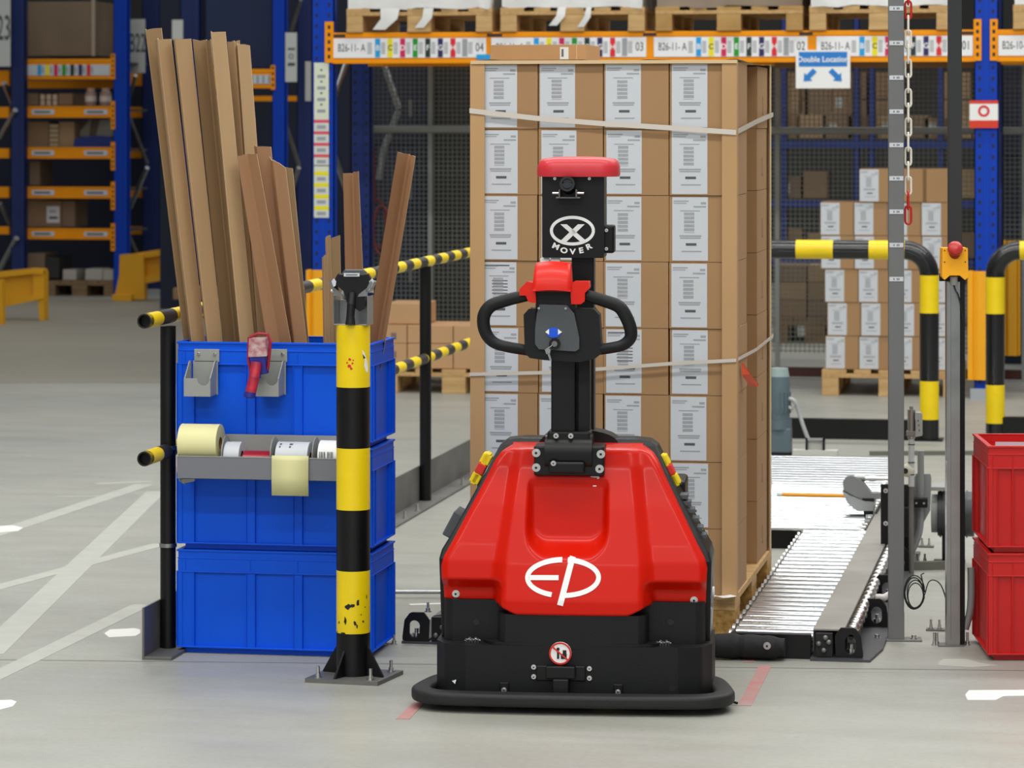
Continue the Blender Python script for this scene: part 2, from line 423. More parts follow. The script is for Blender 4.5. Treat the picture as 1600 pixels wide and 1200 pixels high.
# bumper
def sweep(mb, path, prof, m_, closed=False):
    P = [Vector((a,b,0)) for a,b in path]; rows_ = []
    for i, p in enumerate(P):
        d = (P[min(i+1,len(P)-1)]-P[max(i-1,0)]).normalized(); n = Vector((d.y,-d.x,0))
        rows_.append([p+n*a+Vector((0,0,z)) for a,z in prof+[prof[0]]])
    mb.grid(rows_, m_, True)
    mb.add(rows_[0][:-1], [tuple(range(len(prof)))], m_); mb.add(rows_[-1][:-1], [tuple(range(len(prof)))[::-1]], m_)
pathL = bez([(-.36,.26,0),(-.395,.20,0),(-.422,.08,0),(-.425,.02,0),(-.405,-.025,0),(-.35,-.055,0),(-.2,-.068,0),(0,-.072,0),(.2,-.068,0),(.35,-.055,0),(.405,-.025,0),(.425,.02,0),(.422,.08,0),(.395,.22,0),(.36,.28,0)], 8)
m = MB()
rp = [(a, z) for a, z in rrect(-.034,.024,.020,.056,.011,4)]
sweep(m, [(p.x,p.y) for p in pathL], rp, RUB); m.build('bumper', truck)
m = MB(); m.prism([(-.41,0),(-.34,-.045),(.34,-.045),(.41,0),(.37,.24),(-.37,.24)], .028, .036, BLKP, 'z'); m.build('bumper_plate', truck, bevel=.002)
def boltm(mb, x, y, z, r=.008, ax='y'):
    if ax == 'y':
        mb.cyl((x,y,z),(x,y-.003,z), r*1.25, BOLT, 18); mb.cyl((x,y-.003,z),(x,y-.009,z), r*.85, BOLT, 14); mb.cyl((x,y-.009,z),(x,y-.0092,z), r*.42, BKP, 6)
    else:
        mb.cyl((x,y,z),(x,y,z+.003), r*1.25, BOLT, 18); mb.cyl((x,y,z+.003),(x,y,z+.012), r*.85, BOLT, 6)
def bolts(parent, pts, r=.008, name='bolt'):
    for p in pts:
        mb = MB(); boltm(mb, 0,0,0, r); o = mb.build(name, parent, loc=p); o['label'] = 'zinc plated bolt'
for px in (788, 966):
    x = mx(px,0); mb = MB(); mb.box(x-.016,x+.016,-.05,.002,.036,.05,BLKP); mb.box(x-.013,x+.013,-.008,.002,.036,.075,BLKP); br = mb.build('bumper_bracket', truck, bevel=.002)
    bolts(br, [(x,-.0085,mz(1080,-.01))], .006)
bolts(truck, [(mx(834,0),-.0005,mz(1043,0)),(mx(834,0),-.0005,mz(1058,0)),(mx(921,0),-.0005,mz(1044,0)),(mx(921,0),-.0005,mz(1059,0))], .0055)
bolts(truck, [(mx(711,.07),cov_y(mx(711,.07),.30),mz(932,.07)),(mx(1084,.07),cov_y(mx(1084,.07),.30),mz(937,.07))], .0085)
# cable tie clusters on the ledge
for px in (738, 1036):
    x = mx(px,.04); mb = MB()
    for k in range(-2,3):
        mb.cyl((x+k*.008,.04,.176),(x+k*.008+.002*(k%2),.036,.188+.004*(k%2)), .0035, BOLT, 8)
    mb.tube([(x-.02,.038,.182),(x-.01,.034,.187),(x,.038,.182),(x+.01,.034,.188),(x+.022,.038,.183)], .0028, BOLT, 8)
    mb.build('ledge_fastener', truck)
# tow hook block and round pictogram
m = MB(); m.box(mx(853,-.02),mx(899,-.02),-.03,.01,.09,mz(1041,-.02),BLKP); m.box(mx(864,-.03),mx(889,-.03),-.045,0,.05,.092,BLKP); m.box(mx(838,0),mx(915,0),-.006,.01,mz(1064,0),mz(1040,0),BLKP)
m.build('tow_block', truck, bevel=.003)
cx, cz = mx(875,-.02), mz(1022,-.02); m = MB()
m.cyl((cx,-.004,cz),(cx,-.012,cz), .031, WHT, 32); m.ring((cx,-.0122,cz),(cx,-.0135,cz), .031, .0265, SIGNR, 36)
Mx = TM(cx, -.0128, cz)
m.box(-.009,-.003,0,.001,-.015,.006,BKP, Matrix.Translation((cx,-.0132,cz))); m.ball((cx-.006,-.0128,cz+.012),.0045,BKP,8,(1,.3,1))
m.box(.002,.018,0,.001,-.015,-.001,BKP, Matrix.Translation((cx,-.0132,cz))); m.box(.007,.017,0,.001,-.001,.009,BKP, Matrix.Translation((cx,-.0132,cz)))
m.box(-.026,.026,0,.0016,-.002,.002,SIGNR, Matrix.Translation((cx,-.0142,cz)) @ Matrix.Rotation(math.radians(40),4,'Y')); m.build('pictogram_sticker', truck)
# maker's emblem on the cover
m = MB()
def lp(cx_, cy_): # crop coords -> local xz on cover
    px = 660+cx_/3.2; py = 640+cy_/3.2; q = MF.p(px, py, .01); return q.x, q.z
def strokeS(mb, pts, w, m_, yf, off=.0016, n=1):
    P = [Vector((a,0,b)) for a,b in pts]; rr = [[],[],[]]
    for i, p in enumerate(P):
        d = (P[min(i+1,len(P)-1)]-P[max(i-1,0)]).normalized(); nn = Vector((-d.z,0,d.x))
        ww = w(i/(len(P)-1)) if callable(w) else w
        for q, s_ in enumerate((-.5,0,.5)):
            v = p+nn*ww*s_; rr[q].append(Vector((v.x, yf(v.x,v.z)-off, v.z)))
    a = (P[1]-P[0]); mb.grid(rr, m_, False, flip=False)
def ell(cx_,cy_,rx,ry,a0,a1,n=28): return [lp(cx_+rx*math.cos(math.radians(a0+(a1-a0)*i/n)), cy_-ry*math.sin(math.radians(a0+(a1-a0)*i/n))) for i in range(n+1)]
sw = .0088
strokeS(m, ell(702,842,178,86,92,252), sw*1.5, WHT, cov_y)
strokeS(m, [lp(530+i*15,842) for i in range(11)], .0135, WHT, cov_y)
strokeS(m, ell(702,842,178,86,83,-88), sw*1.5, WHT, cov_y, .0017)
strokeS(m, [lp(748-(748-690)*i/10,742+(976-742)*i/10) for i in range(11)], .0165, WHT, cov_y, .0018)
m.build('emblem', truck)
# white paint chip under the mount
m = MB(); strokeS(m, [lp(828,352),lp(845,354),lp(862,356),lp(868,366)], .007, WHT, cov_y, .002); strokeS(m, [lp(838,404),lp(856,404)], .003, WHT, cov_y, .002); m.build('paint_chip', truck)
# side lamps
for px, s_ in ((752,-1),(1046,1)):
    x = mx(px,.26); z = mz(733,.26); mb = MB(); A = math.radians(26*s_)
    R_ = Matrix.Translation((x,.26,z)) @ Matrix.Rotation(A*1.0,4,'Y')
    R_ = Matrix.Translation((x,.26,z)) @ Matrix.Rotation(-A,4,'Y') if False else Matrix.Translation((x,.26,z)) @ Matrix.Rotation(-math.radians(26)*s_*-1 if False else math.radians(28)*(-s_),4,'Y')
    mb.box(-.014,.014,-.02,.03,.016,.046,YEL,R_); mb.box(-.014,.014,-.02,.03,-.046,-.016,YEL,R_); mb.box(-.008,.008,-.02,.03,-.05,.05,YEL,R_)
    o = mb.build('side_guard', truck, bevel=.003); o['label'] = 'yellow side guard with red lamp'
    mb = MB(); mb.box(-.013,.013,-.024,.028,-.015,.015,SIGNR,R_); mb.build('lamp_lens', o, bevel=.003)
m = MB(); a = MF.p(712,818,.24); m.box(-.018,.018,-.05,.08,-.038,.038,DGRY, Matrix.Translation((a.x,.24,a.z)) @ Matrix.Rotation(math.radians(28),4,'Y')); m.build('side_sensor', truck, bevel=.004)
m = MB()
for k, py in enumerate((776,786,798,812,826,838)):
    a = MF.p(1068+(py-776)*.47,py,.2); m.box(a.x-.01,a.x+.012,.19,.26,a.z-.006,a.z+.006,DGRY)
m.build('side_connector', truck, bevel=.001)
m = MB()
for py in (932,): 
    a = MF.p(1113,925,.25); m.cyl((a.x-.005,.25,a.z),(a.x+.006,.25,a.z),.016,WHT,16)
m.build('side_button', truck)
# top hump behind mount
m = MB(); m.prism([(-.12+.12*(1-math.cos(t))*1.0-.0,.0) if False else (.115*math.cos(t), .70+.052*math.sin(t)**.7 if math.sin(t)>0 else .70) for t in [PI*i/14 for i in range(15)]], .26, .36, BLKP, 'y', True); m.build('rear_hood', truck, bevel=.005)
# tiller mount casting
m = MB(); y0 = .10
m.box(mx(834,y0),mx(944,y0),y0,.20,mz(744,y0),mz(697,y0),BLKP)
m.cyl((mx(850,.07),.135,mz(708,.1)),(mx(924,.07),.135,mz(708,.1)),.052,BLKP,28)
m.box(mx(855,y0),mx(922,y0),.10,.19,mz(700,.1),mz(674,.1),BLKP); m.box(mx(858,y0),mx(914,y0),.08,.11,mz(740,.08),mz(722,.08),BLKP)
m.build('tiller_mount', truck, bevel=.006, seg=3)
bolts(truck, [(mx(838,y0),y0-.001,mz(708,y0)),(mx(838,y0),y0-.001,mz(731,y0)),(mx(939,y0),y0-.001,mz(709,y0)),(mx(937,y0),y0-.001,mz(732,y0))], .0095)
bolts(truck, [(mx(869,.1),.098,mz(681,.1)),(mx(892,.1),.098,mz(681,.1)),(mx(865,.08),.078,mz(724,.08))], .006)
# column and head box
m = MB(); y1 = .30
m.box(mx(893,y1),mx(928,y1),y1,y1+.07,.60,mz(396,y1),BLKP); m.build('column', truck, bevel=.004)
for a, b_ in ((845,859),(861,876)):
    m = MB(); m.box(mx(a,y1),mx(b_,y1),y1-.02,y1-.005,mz(413,y1),mz(403,y1),WHT); m.build('cable_plug', truck, bevel=.002)
hy = .27
hb = MB(); hb.prism(rrect(mx(847,hy),mx(944,hy),mz(403,hy),mz(272,hy),.006), hy, hy+.11, BLKP, 'y'); head = hb.build('head_box', truck, bevel=.004)
m = MB(); m.box(mx(940,hy),mx(959,hy),hy+.02,hy+.09,mz(396,hy),mz(352,hy),BLKP); o = m.build('head_connector', head, bevel=.006); bolts(head, [(mx(947,hy),hy+.018,mz(360,hy)),(mx(947,hy),hy+.018,mz(389,hy))], .004)
bolts(head, [(mx(867,hy),hy-.0005,mz(279,hy)),(mx(921,hy),hy-.0005,mz(279,hy))], .0035)
m = MB(); x0, x1 = mx(838,.26), mx(966,.26); zc = mz(276,.26); xc = (x0+x1)/2; hw = (x1-x0)/2
prof = []
rowsC = []
for i, (f, h) in enumerate([(.985,0),(1.0,.006),(.995,.028),(.95,.043),(.88,.05),(.6,.055),(.3,.0565),(.02,.057)]):
    rr_ = rrect(-hw*f, hw*f, -.085*f, .085*f, max(.002,.05*f), 6); rowsC.append([Vector((xc+a, .32+b, zc+h)) for a,b in rr_+[rr_[0]]])
m.grid(rowsC, REDCAP, True); m.add(rowsC[0][:-1], [tuple(range(len(rowsC[0])-1))[::-1]], REDCAP); o = m.build('head_cap', truck, bevel=0); o['label'] = 'red plastic cap'
# camera sensor on the head
m = MB(); cx, cz = mx(887,.22), mz(292,.22)
m.cyl((cx,.27,cz-.004),(cx,.205,cz+.008),.019,BLKP,24); m.build('camera_unit', head)
m = MB(); m.ring((cx,.206,cz+.008),(cx,.2,cz+.009),.0215,.015,BLKP,28); m.cyl((cx,.2045,cz+.008),(cx,.203,cz+.009),.015,LENS,24); m.build('lens', head)
m = MB(); m.box(cx-.034,cx+.034,.225,.27,mz(309,.23)-.002,mz(309,.23)+.002,DSTEEL); m.cyl((cx-.045,.235,mz(302,.23)),(cx-.022,.235,mz(302,.23)),.004,BOLT,12); m.cyl((cx+.022,.235,mz(302,.23)),(cx+.045,.235,mz(302,.23)),.004,BOLT,12)
m.box(cx-.026,cx-.022,.22,.27,mz(309,.23),mz(296,.23),DSTEEL); m.box(cx+.022,cx+.026,.22,.27,mz(309,.23),mz(296,.23),DSTEEL); m.build('camera_bracket', head, bevel=.001)
# head emblem: ellipse, X and lettering
m = MB(); hq = lambda a, b_: (MF.p(720+a/5,220+b_/5,hy).x, MF.p(720+a/5,220+b_/5,hy).z)
flat = lambda x, z: hy
def ell2(cx_,cy_,rx,ry,n=56): return [hq(cx_+rx*math.cos(2*PI*i/n), cy_-ry*math.sin(2*PI*i/n)) for i in range(n+1)]
strokeS(m, ell2(872,702,164,104), .0088, WHT, flat, .0012)
def polyflat(mb, pts, y, m_): mb.prism(pts, y-.0018, y-.0002, m_, 'y')
polyflat(m, [hq(*q) for q in ((778,652),(828,652),(990,790),(935,790))], hy, WHT)
polyflat(m, [hq(*q) for q in ((915,652),(968,652),(825,790),(770,790))], hy, WHT)
for ch, a, b_, rot in (('M',742,826,-24),('O',806,858,-12),('V',874,868,0),('E',940,858,11),('R',1000,828,24)):
    X, Z = hq(a, b_); m.text(ch, .0215, TM(X, hy-.001, Z, 0, math.radians(rot)), WHT, sx=1.2, bold=.04)
m.build('head_emblem', head)
# tiller arm and handle head
m = MB(); ya = .115
m.box(mx(861,ya),mx(899,ya),ya,ya+.07,mz(690,ya),mz(535,ya),BLKP); m.build('tiller_arm', truck, bevel=.004)
m = MB(); m.box(mx(902,ya),mx(921,ya),ya+.012,ya+.07,mz(690,ya),mz(535,ya),BLK); m.build('tiller_side_rail', truck, bevel=.003)
yh = .05
hd = MB(); hd.prism([(mx(a,yh),mz(b_,yh)) for a,b_ in ((818,492),(826,483),(928,483),(936,492),(940,552),(930,560),(905,566),(850,563),(828,560),(820,553))], yh, yh+.075, BLK, 'y')
hd.prism([(mx(a,yh),mz(b_,yh)) for a,b_ in ((838,450),(897,450),(900,500),(836,500))], yh+.0, yh+.07, BLK, 'y')
th = hd.build('tiller_head', truck, bevel=.007, seg=3)
m = MB(); yp = yh-.012; m.prism([(mx(a,yp),mz(b_,yp)) for a,b_ in ((843,476),(886,477),(897,490),(905,528),(905,545),(899,549),(842,546),(836,538),(836,515),(839,490))], yp, yh+.002, DGRY, 'y'); fp = m.build('control_panel', th, bevel=.005, seg=3); fp['label'] = 'dark grey control panel'
bolts(fp, [(mx(842,yp),yp-.0005,mz(482,yp)),(mx(884,yp),yp-.0005,mz(482,yp))], .0025)
m = MB(); m.prism([(mx(865+11*math.cos(t),yp),mz(520-8*math.sin(t),yp)) for t in [2*PI*i/24 for i in range(24)]], yp-.002, yp, SIGNB if False else mat('royal_blue_print','0d55d8',.4), 'y')
m.prism([(mx(a,yp),mz(b_,yp)) for a,b_ in ((852,519),(858,514),(858,523))], yp-.0025, yp, WHT, 'y'); m.prism([(mx(a,yp),mz(b_,yp)) for a,b_ in ((878,519),(872,514),(872,523))], yp-.0025, yp, WHT, 'y'); m.build('blue_indicator', fp)
m = MB(); kx, kz = mx(867,yp), mz(537,yp); m.cyl((kx,yp,kz),(kx,yp-.012,kz),.0155,BLKP,24); m.cyl((kx,yp-.012,kz),(kx,yp-.014,kz),.008,DSTEEL,18); m.build('key_switch', fp, bevel=.002)
m = MB(); k2x, k2z = mx(856,yp-.015), mz(546,yp); m.tube([(kx-.006,yp-.014,kz),(kx-.008,yp-.016,kz-.006),(k2x,yp-.016,k2z+.004)],.0014,STEEL,6)
m.prism([(k2x-.008,k2z),(k2x,k2z+.006),(k2x+.008,k2z),(k2x+.006,k2z-.012),(k2x-.004,k2z-.012)], yp-.019, yp-.016, STEEL,'y'); m.prism([(k2x-.001,k2z-.01),(k2x+.005,k2z-.01),(k2x+.011,k2z-.03),(k2x+.006,k2z-.031)], yp-.019, yp-.016, STEEL,'y'); m.build('key', fp)
for s_, P_ in ((-1,[(836,460),(818,463),(790,470),(768,478),(757,492),(756,510),(762,526),(774,537),(795,543),(824,548)]),(1,[(905,460),(918,462),(945,470),(966,478),(977,492),(985,512),(985,527),(974,538),(955,543),(928,547)])):
    pts = bez([(mx(a,yh+.01),yh+.02+(.0 if i in (0,9) else -.012),mz(b_,yh+.01)) for i,(a,b_) in enumerate(P_)], 6)
    mb = MB(); mb.tube(pts, .0172, BLK, 16, rf=lambda t: .0155+.003*math.sin(PI*min(1,t*1.2))); mb.build('handle_grip', th)
m = MB()
rowsC = []
cxa, cxb = mx(833,yh-.01), mx(893,yh-.01); z0, z1 = mz(455,yh), mz(411,yh)
for i in range(11):
    t = i/10; a = t*PI/2; yy = yh-.03+.075*(1-math.cos(a))*.9; zz = z0+(z1-z0)*math.sin(a)
    ins = .006*t+.004*(t==1); rowsC.append([Vector((cxa+ins+(cxb-cxa-2*ins)*u, yy-.006*math.sin(PI*u), zz+(.004*math.sin(PI*u)))) for u in [k/10 for k in range(11)]])
m.grid(rowsC, REDP, True)
for j in (0,10):
    base = [r[j] for r in rowsC]; back = [Vector((p.x, yh+.05, p.z)) for p in base]; m.grid([base, back], REDP, False, flip=(j == 10))
m.add([rowsC[0][0],rowsC[0][10],Vector((cxb,yh+.05,z0)),Vector((cxa,yh+.05,z0))],[(0,1,2,3)],REDP)
o = m.build('belly_button', th, weld=True); o['label'] = 'red safety reverse button'
for s_, a in ((-1,[(812,452),(824,440),(836,443),(838,474),(826,472),(822,462),(812,462)]),(1,[(891,444),(897,440),(920,440),(921,450),(914,458),(914,470),(908,475),(893,475)])):
    mb = MB(); mb.prism([(mx(p,yh-.01),mz(q,yh-.01)) for p,q in a], yh-.018, yh+.05, REDP, 'y'); o = mb.build('drive_lever', th, bevel=.004, seg=3); o['label'] = 'red butterfly drive lever'
# forks and wheels under the load
m = MB(); m.box(-.27,-.11,.55,1.75,.055,.095,BLKP); f1 = m.build('fork', truck, bevel=.006)
m = MB(); m.box(.11,.27,.55,1.75,.055,.095,BLKP); m.build('fork', truck, bevel=.006)
for x in (-.19,.19):
    mb = MB(); mb.cyl((x-.03,1.6,.035),(x+.03,1.6,.035),.035,RUB,20); mb.build('load_wheel', truck)
m = MB(); m.cyl((-.04,.3,.09),(.04,.3,.09),.09,RUB,28); m.build('drive_wheel', truck)
for x in (-.26,.26):
    mb = MB(); mb.cyl((x-.02,.2,.04),(x+.02,.2,.04),.04,RUB,20); mb.build('castor_wheel', truck)
# loose black strap end by the bumper
a = ground(1122,1098); b_ = ground(1152,1102)
m = MB(); m.tube(bez([(a.x,a.y,.012),(a.x+.02,a.y-.005,.01),(b_.x,b_.y,.006)],4),.004,RUB,6); tag(m.build('strap_end'), 'short black rubber strap end lying by the bumper corner', 'strap')
# ================================================================== CARTON LOAD ON ITS PALLET
LY = 10.17; LX0 = WF.x(738, LY); LX1 = WF.x(1149, LY)
ORD = ['top','second','third','fourth','fifth','sixth','seventh','bottom']
COLN = ['leftmost','second','third','rightmost']
def pallet_geo(w, d, wood, woodx, block, name='wooden_pallet', old=False):
    """w across, d deep, origin at the front left bottom corner; parts as on a stringer-block pallet"""
    root = thing(name, None, None)
    bw = .1
    m = MB()
    for k, xx in enumerate((0, (w-.145)/2, w-.145)): m.box(xx, xx+.145 if k == 1 else (xx+.1 if k == 0 else xx+.145), 0, d, 0, .022, wood) if k == 1 else m.box(0 if k == 0 else w-.1, .1 if k == 0 else w, 0, d, 0, .022, wood)
    m.build('bottom_board', root, bevel=.002)
    for xx in (0, (w-.145)/2, w-.1):
        for yy in (0, (d-.145)/2, d-.145):
            mb = MB(); mb.box(xx+.001, xx+(.144 if .01 < xx < w-.15 else .099), yy+.001, yy+.144, .022, .1, block); mb.build('block', root, bevel=.002)
    m = MB()
    for yy in (0, (d-.145)/2, d-.145): m.box(0, w, yy, yy+.145, .1, .122, woodx)
    m.build('cross_board', root, bevel=.002)
    m = MB(); n = 5; bwid = .145; 
    for k in range(n):
        a = (w-bwid)*k/(n-1); ww = bwid if k%2 == 0 else .1; m.box(a+(bwid-ww)/2, a+(bwid-ww)/2+ww, 0, d, .122, .144, wood)
    m.build('deck_board', root, bevel=.002)
    return root
pal = pallet_geo(LX1-LX0-.01, 1.19, WOOD, WOODX, CHIP); pal.location = (LX0+.01, LY+.0, .0)
tag(pal, 'light wooden pallet with pressed chip blocks carrying the strapped carton load', 'pallet')
PT = .145
ctop = WF.z(97, LY, 1100); CH = (ctop-PT)/8
def carton_mesh(w, d, h, m_card=CARD, key=0):
    mb = MB(); g = .0015
    mb.box(g, w-g, g, d-g, 0, h-g, m_card)
    mb.box(w*.0+.003, w-.003, d/2-.025, d/2+.025, h-g-.0004, h-g+.0004, CARDE)
    return mb
def label_mb(w, h, key=0):
    """shipping label lying in xz, facing -y, origin lower left"""
    mb = MB(); t = .0006
    mb.box(0, w, -t, 0, 0, h, PAPER)
    def r(a, b_, c, d, m_=INK): mb.box(a*w, b_*w, -t-.0004, -t, c*h, d*h, m_)
    r(.04,.46,.925,.945); r(.04,.40,.895,.91); r(.80,.95,.885,.92,INK); r(.60,.95,.835,.86)
    r(.22,.78,.775,.79)
    n = 26
    for k in range(n):
        if (k*7+key*3) % 5 != 0: r(.33,.62,.44+.32*k/n,.44+.32*(k+.62)/n, INK)
    r(.20,.82,.375,.40,INKD if key == 2 else INK); r(.22,.80,.345,.365)
    r(.38,.68,.235,.275,INKD); r(.26,.82,.135,.155)
    if key == 2:
        for k in range(5): r(.3,.75,.50+.05*k,.515+.05*k,INKD)
        r(.05,.8,.94,.96,INKD)
    return mb
cw = (LX1-LX0-.004)/4
cmesh = carton_mesh(cw, .37, CH).mesh('carton'); lw = cw*.54; lmesh = [label_mb(lw, CH*.955, k).mesh('label') for k in range(3)]
def mkobj(name, me, parent=None, loc=(0,0,0), bevel=0):
    o = bpy.data.objects.new(name, me); C.objects.link(o); o.location = loc
    if parent: o.parent = parent
    if bevel:
        bv = o.modifiers.new('bevel','BEVEL'); bv.width = bevel; bv.segments = 2; bv.limit_method = 'ANGLE'
    return o
rj = random.Random(3)
for r in range(8):
    for c in range(4):
        dy = rj.uniform(0,.006); dx = rj.uniform(-.0015,.0015)
        t = mkobj('carton', cmesh, None, (LX0+.002+c*cw+dx, LY+.004+dy, PT+(7-r)*CH), .003)
        tag(t, 'brown carton with long white label in the strapped load, %s row from top, %s column' % (ORD[r], COLN[c]) if r not in (0,7) else 'brown carton with long white label in the strapped load, %s row, %s column' % (ORD[r], COLN[c]), 'carton', 'labelled cartons on the front of the strapped load')
        off = (cw*.14 if c == 0 else .008)
        mkobj('label', lmesh[2 if (r,c) in ((4,2),(3,0)) else (r+c)%2], t, (off+rj.uniform(-.003,.003), .0012, CH*.02))
smesh = MB(); sd = .38
smesh.box(.001,.199,.001,sd-.001,0,CH-.0015,CARD); smesh.box(.199,.1994,sd*.45,sd*.52,CH*.25,CH*.52,CARD2); smesh.box(.199,.1994,sd*.44,sd*.53,CH*.22,CH*.25,INKD)
sm_ = smesh.mesh('carton')
for r in range(8):
    z = PT+(7-r)*CH
    o = mkobj('carton', sm_, None, (LX1-.203-.004+rj.uniform(-.004,.0), LY+.775, z), .003)
    tag(o, 'brown carton at the rear right of the strapped load, %s row%s' % (ORD[r], '' if r in (0,7) else ' from top'), 'carton', 'cartons at the rear of the strapped load')
msh = MB(); msh.box(.001,.249,.001,.379,0,CH-.0015,CARD2); mm_ = msh.mesh('carton')  # darker board puts the shade of the recess into the carton colour
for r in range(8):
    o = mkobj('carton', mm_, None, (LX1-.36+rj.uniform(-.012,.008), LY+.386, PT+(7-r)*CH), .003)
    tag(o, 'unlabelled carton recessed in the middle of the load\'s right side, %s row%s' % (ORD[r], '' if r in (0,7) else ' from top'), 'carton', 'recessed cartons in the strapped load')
for r in range(8):
    o = mkobj('carton', sm_, None, (LX0+.004, LY+.775, PT+(7-r)*CH), .003)
    tag(o, 'plain brown carton at the rear left of the load, %s row%s' % (ORD[r], '' if r in (0,7) else ' from top'), 'carton', 'cartons at the rear of the strapped load')
# corner profiles
def lprof(x, y, s_, m_=CARD):
    mb = MB(); z0, z1 = PT+.002, ctop+.004
    P = [(0,-.0015),(s_*.043,-.0015),(s_*.043,.0)] if False else None
    mb.prism([(x,y-.004),(x+s_*.043,y-.004),(x+s_*.043,y-.001),(x+s_*.003*0,y-.001)], z0, z1, m_, 'z')
    xo = x-s_*.0035
    mb.box(min(x,xo), max(x,xo), y-.004, y+.04, z0, z1, m_); return mb
CARDL = mat('light_cardboard', 'bf986a', .8, var=.05, scale=3)
tag(lprof(LX1+.001, LY+.001, -1, CARDL).build('corner_profile'), 'tall cardboard corner profile on the right front edge of the load', 'corner profile', None)
tag(lprof(LX0-.003, LY+.001, 1, CARDL).build('corner_profile'), 'tall cardboard corner profile on the left front edge of the load', 'corner profile', None)
m = MB(); m.box(LX1-.04,LX1+.002,LY+1.156,LY+1.16,PT,ctop+.01,CARDE); m.box(LX1-.001,LX1+.002,LY+1.12,LY+1.16,PT,ctop+.01,CARDE); tag(m.build('corner_profile'), 'pale cardboard corner profile on the rear right edge of the load', 'corner profile')
# top sheet of cardboard with turned edge and small carton
m = MB(); zt_ = ctop+.002; m.grid([[Vector((LX0-.004+(LX1-LX0+.01)*i/12, LY-.006+1.17*j/6, zt_+.004+.004*math.sin(i*1.7+j))) for i in range(13)] for j in range(7)], CARDE)
m.box(LX0-.004, LX1+.006, LY-.007, LY-.005, zt_-.006, zt_+.005, CARDE)
tag(m.build('cover_sheet'), 'thin pale cardboard sheet on top of the strapped load', 'cardboard sheet')
a = WF.x(766, LY+.2); b_ = WF.x(901, LY+.2); c_ = WF.x(916, LY+.2); zh = WF.z(70, LY+.2, 830)
m = MB(); m.box(a, c_, LY+.2, LY+.5, zt_+.01, zh, CARD); m.box(b_-.001,b_+.001,LY+.1985,LY+.2,zt_+.01,zh,CARDE); fb = m.build('flat_carton', bevel=.002)
tag(fb, 'flat brown carton lying on top of the strapped load', 'carton')
m = MB(); x = WF.x(875, LY+.2); m.box(x,x+.028,LY+.1985,LY+.1998,zt_+.012,zh-.008,PAPER); m.box(x+.005,x+.012,LY+.198,LY+.1986,zt_+.02,zh-.014,INKD); m.build('label', fb)
# straps
def strap(pts, wd, name, label):
    mb = MB(); P = [Vector(p) for p in pts]; r1 = [p+Vector((0,0,wd/2)) for p in P]; r0 = [p-Vector((0,0,wd/2)) for p in P]
    mb.grid([r0,r1], STRAPW, False); o = mb.build(name); so = o.modifiers.new('s','SOLIDIFY'); so.thickness = .0012; return tag(o, label, 'strap')
yf = LY-.0065
xr = LX1+.006
def S(px, py, y=yf): q = WF.p(px,py,y); return (q.x,q.y,q.z)
def zat(py, y, px): return WF.p(px, py, y).z
ye = LY+1.165
strap([(LX0-.01,LY+.6,WF.z(170,LY+.6,738)),(LX0-.008,yf,WF.z(173,yf,738)),S(840,185),S(940,193),S(1050,200),(xr-.003,yf,WF.z(207,yf,1149)),(xr+.001,LY+.6,zat(190,LY+.6,1185)),(xr+.002,ye,zat(179,ye,1212))], .016, 'strap', 'upper white plastic strap round the carton load')
strap([(LX0-.01,LY+.6,WF.z(583,LY+.6,738)),(LX0-.008,yf,WF.z(585,yf,738)),S(860,582),S(960,575),S(1050,568),(xr-.003,yf,WF.z(563,yf,1149)),(xr+.001,LY+.6,zat(546,LY+.6,1185)),(xr+.002,ye,zat(525,ye,1212))], .011, 'strap', 'lower white plastic strap round the carton load')
m = MB(); yy = LY+.2; ORT = mat('orange_tape','ef5a28',.5)
P = [WF.p(1156,567,LY+.15),WF.p(1160,567,LY+.15),WF.p(1172,585,LY+.2),WF.p(1184,600,LY+.3),WF.p(1184,604,LY+.3),WF.p(1172,604,LY+.28),WF.p(1158,585,LY+.15)]
for p in P: p.x = max(p.x, LX1+.004)
m.add(P+[p+Vector((.002,.002,0)) for p in P], [tuple(range(7)),tuple(range(7,14))[::-1]]+[(i,(i+1)%7,7+(i+1)%7,7+i) for i in range(7)], ORT)
tag(m.build('tape_tag'), 'torn orange tape tag hanging from the lower strap', 'tape')
m = MB(); q = WF.p(1130,927,LY-.03); m.grid([[Vector((q.x-.04+.02*i, LY-.045+.02*j, PT+.004+.003*math.sin(i*2+j))) for i in range(5)] for j in range(3)], WHT); tag(m.build('paper_scrap'), 'scrap of white film sticking out under the load\'s front edge', 'film scrap')

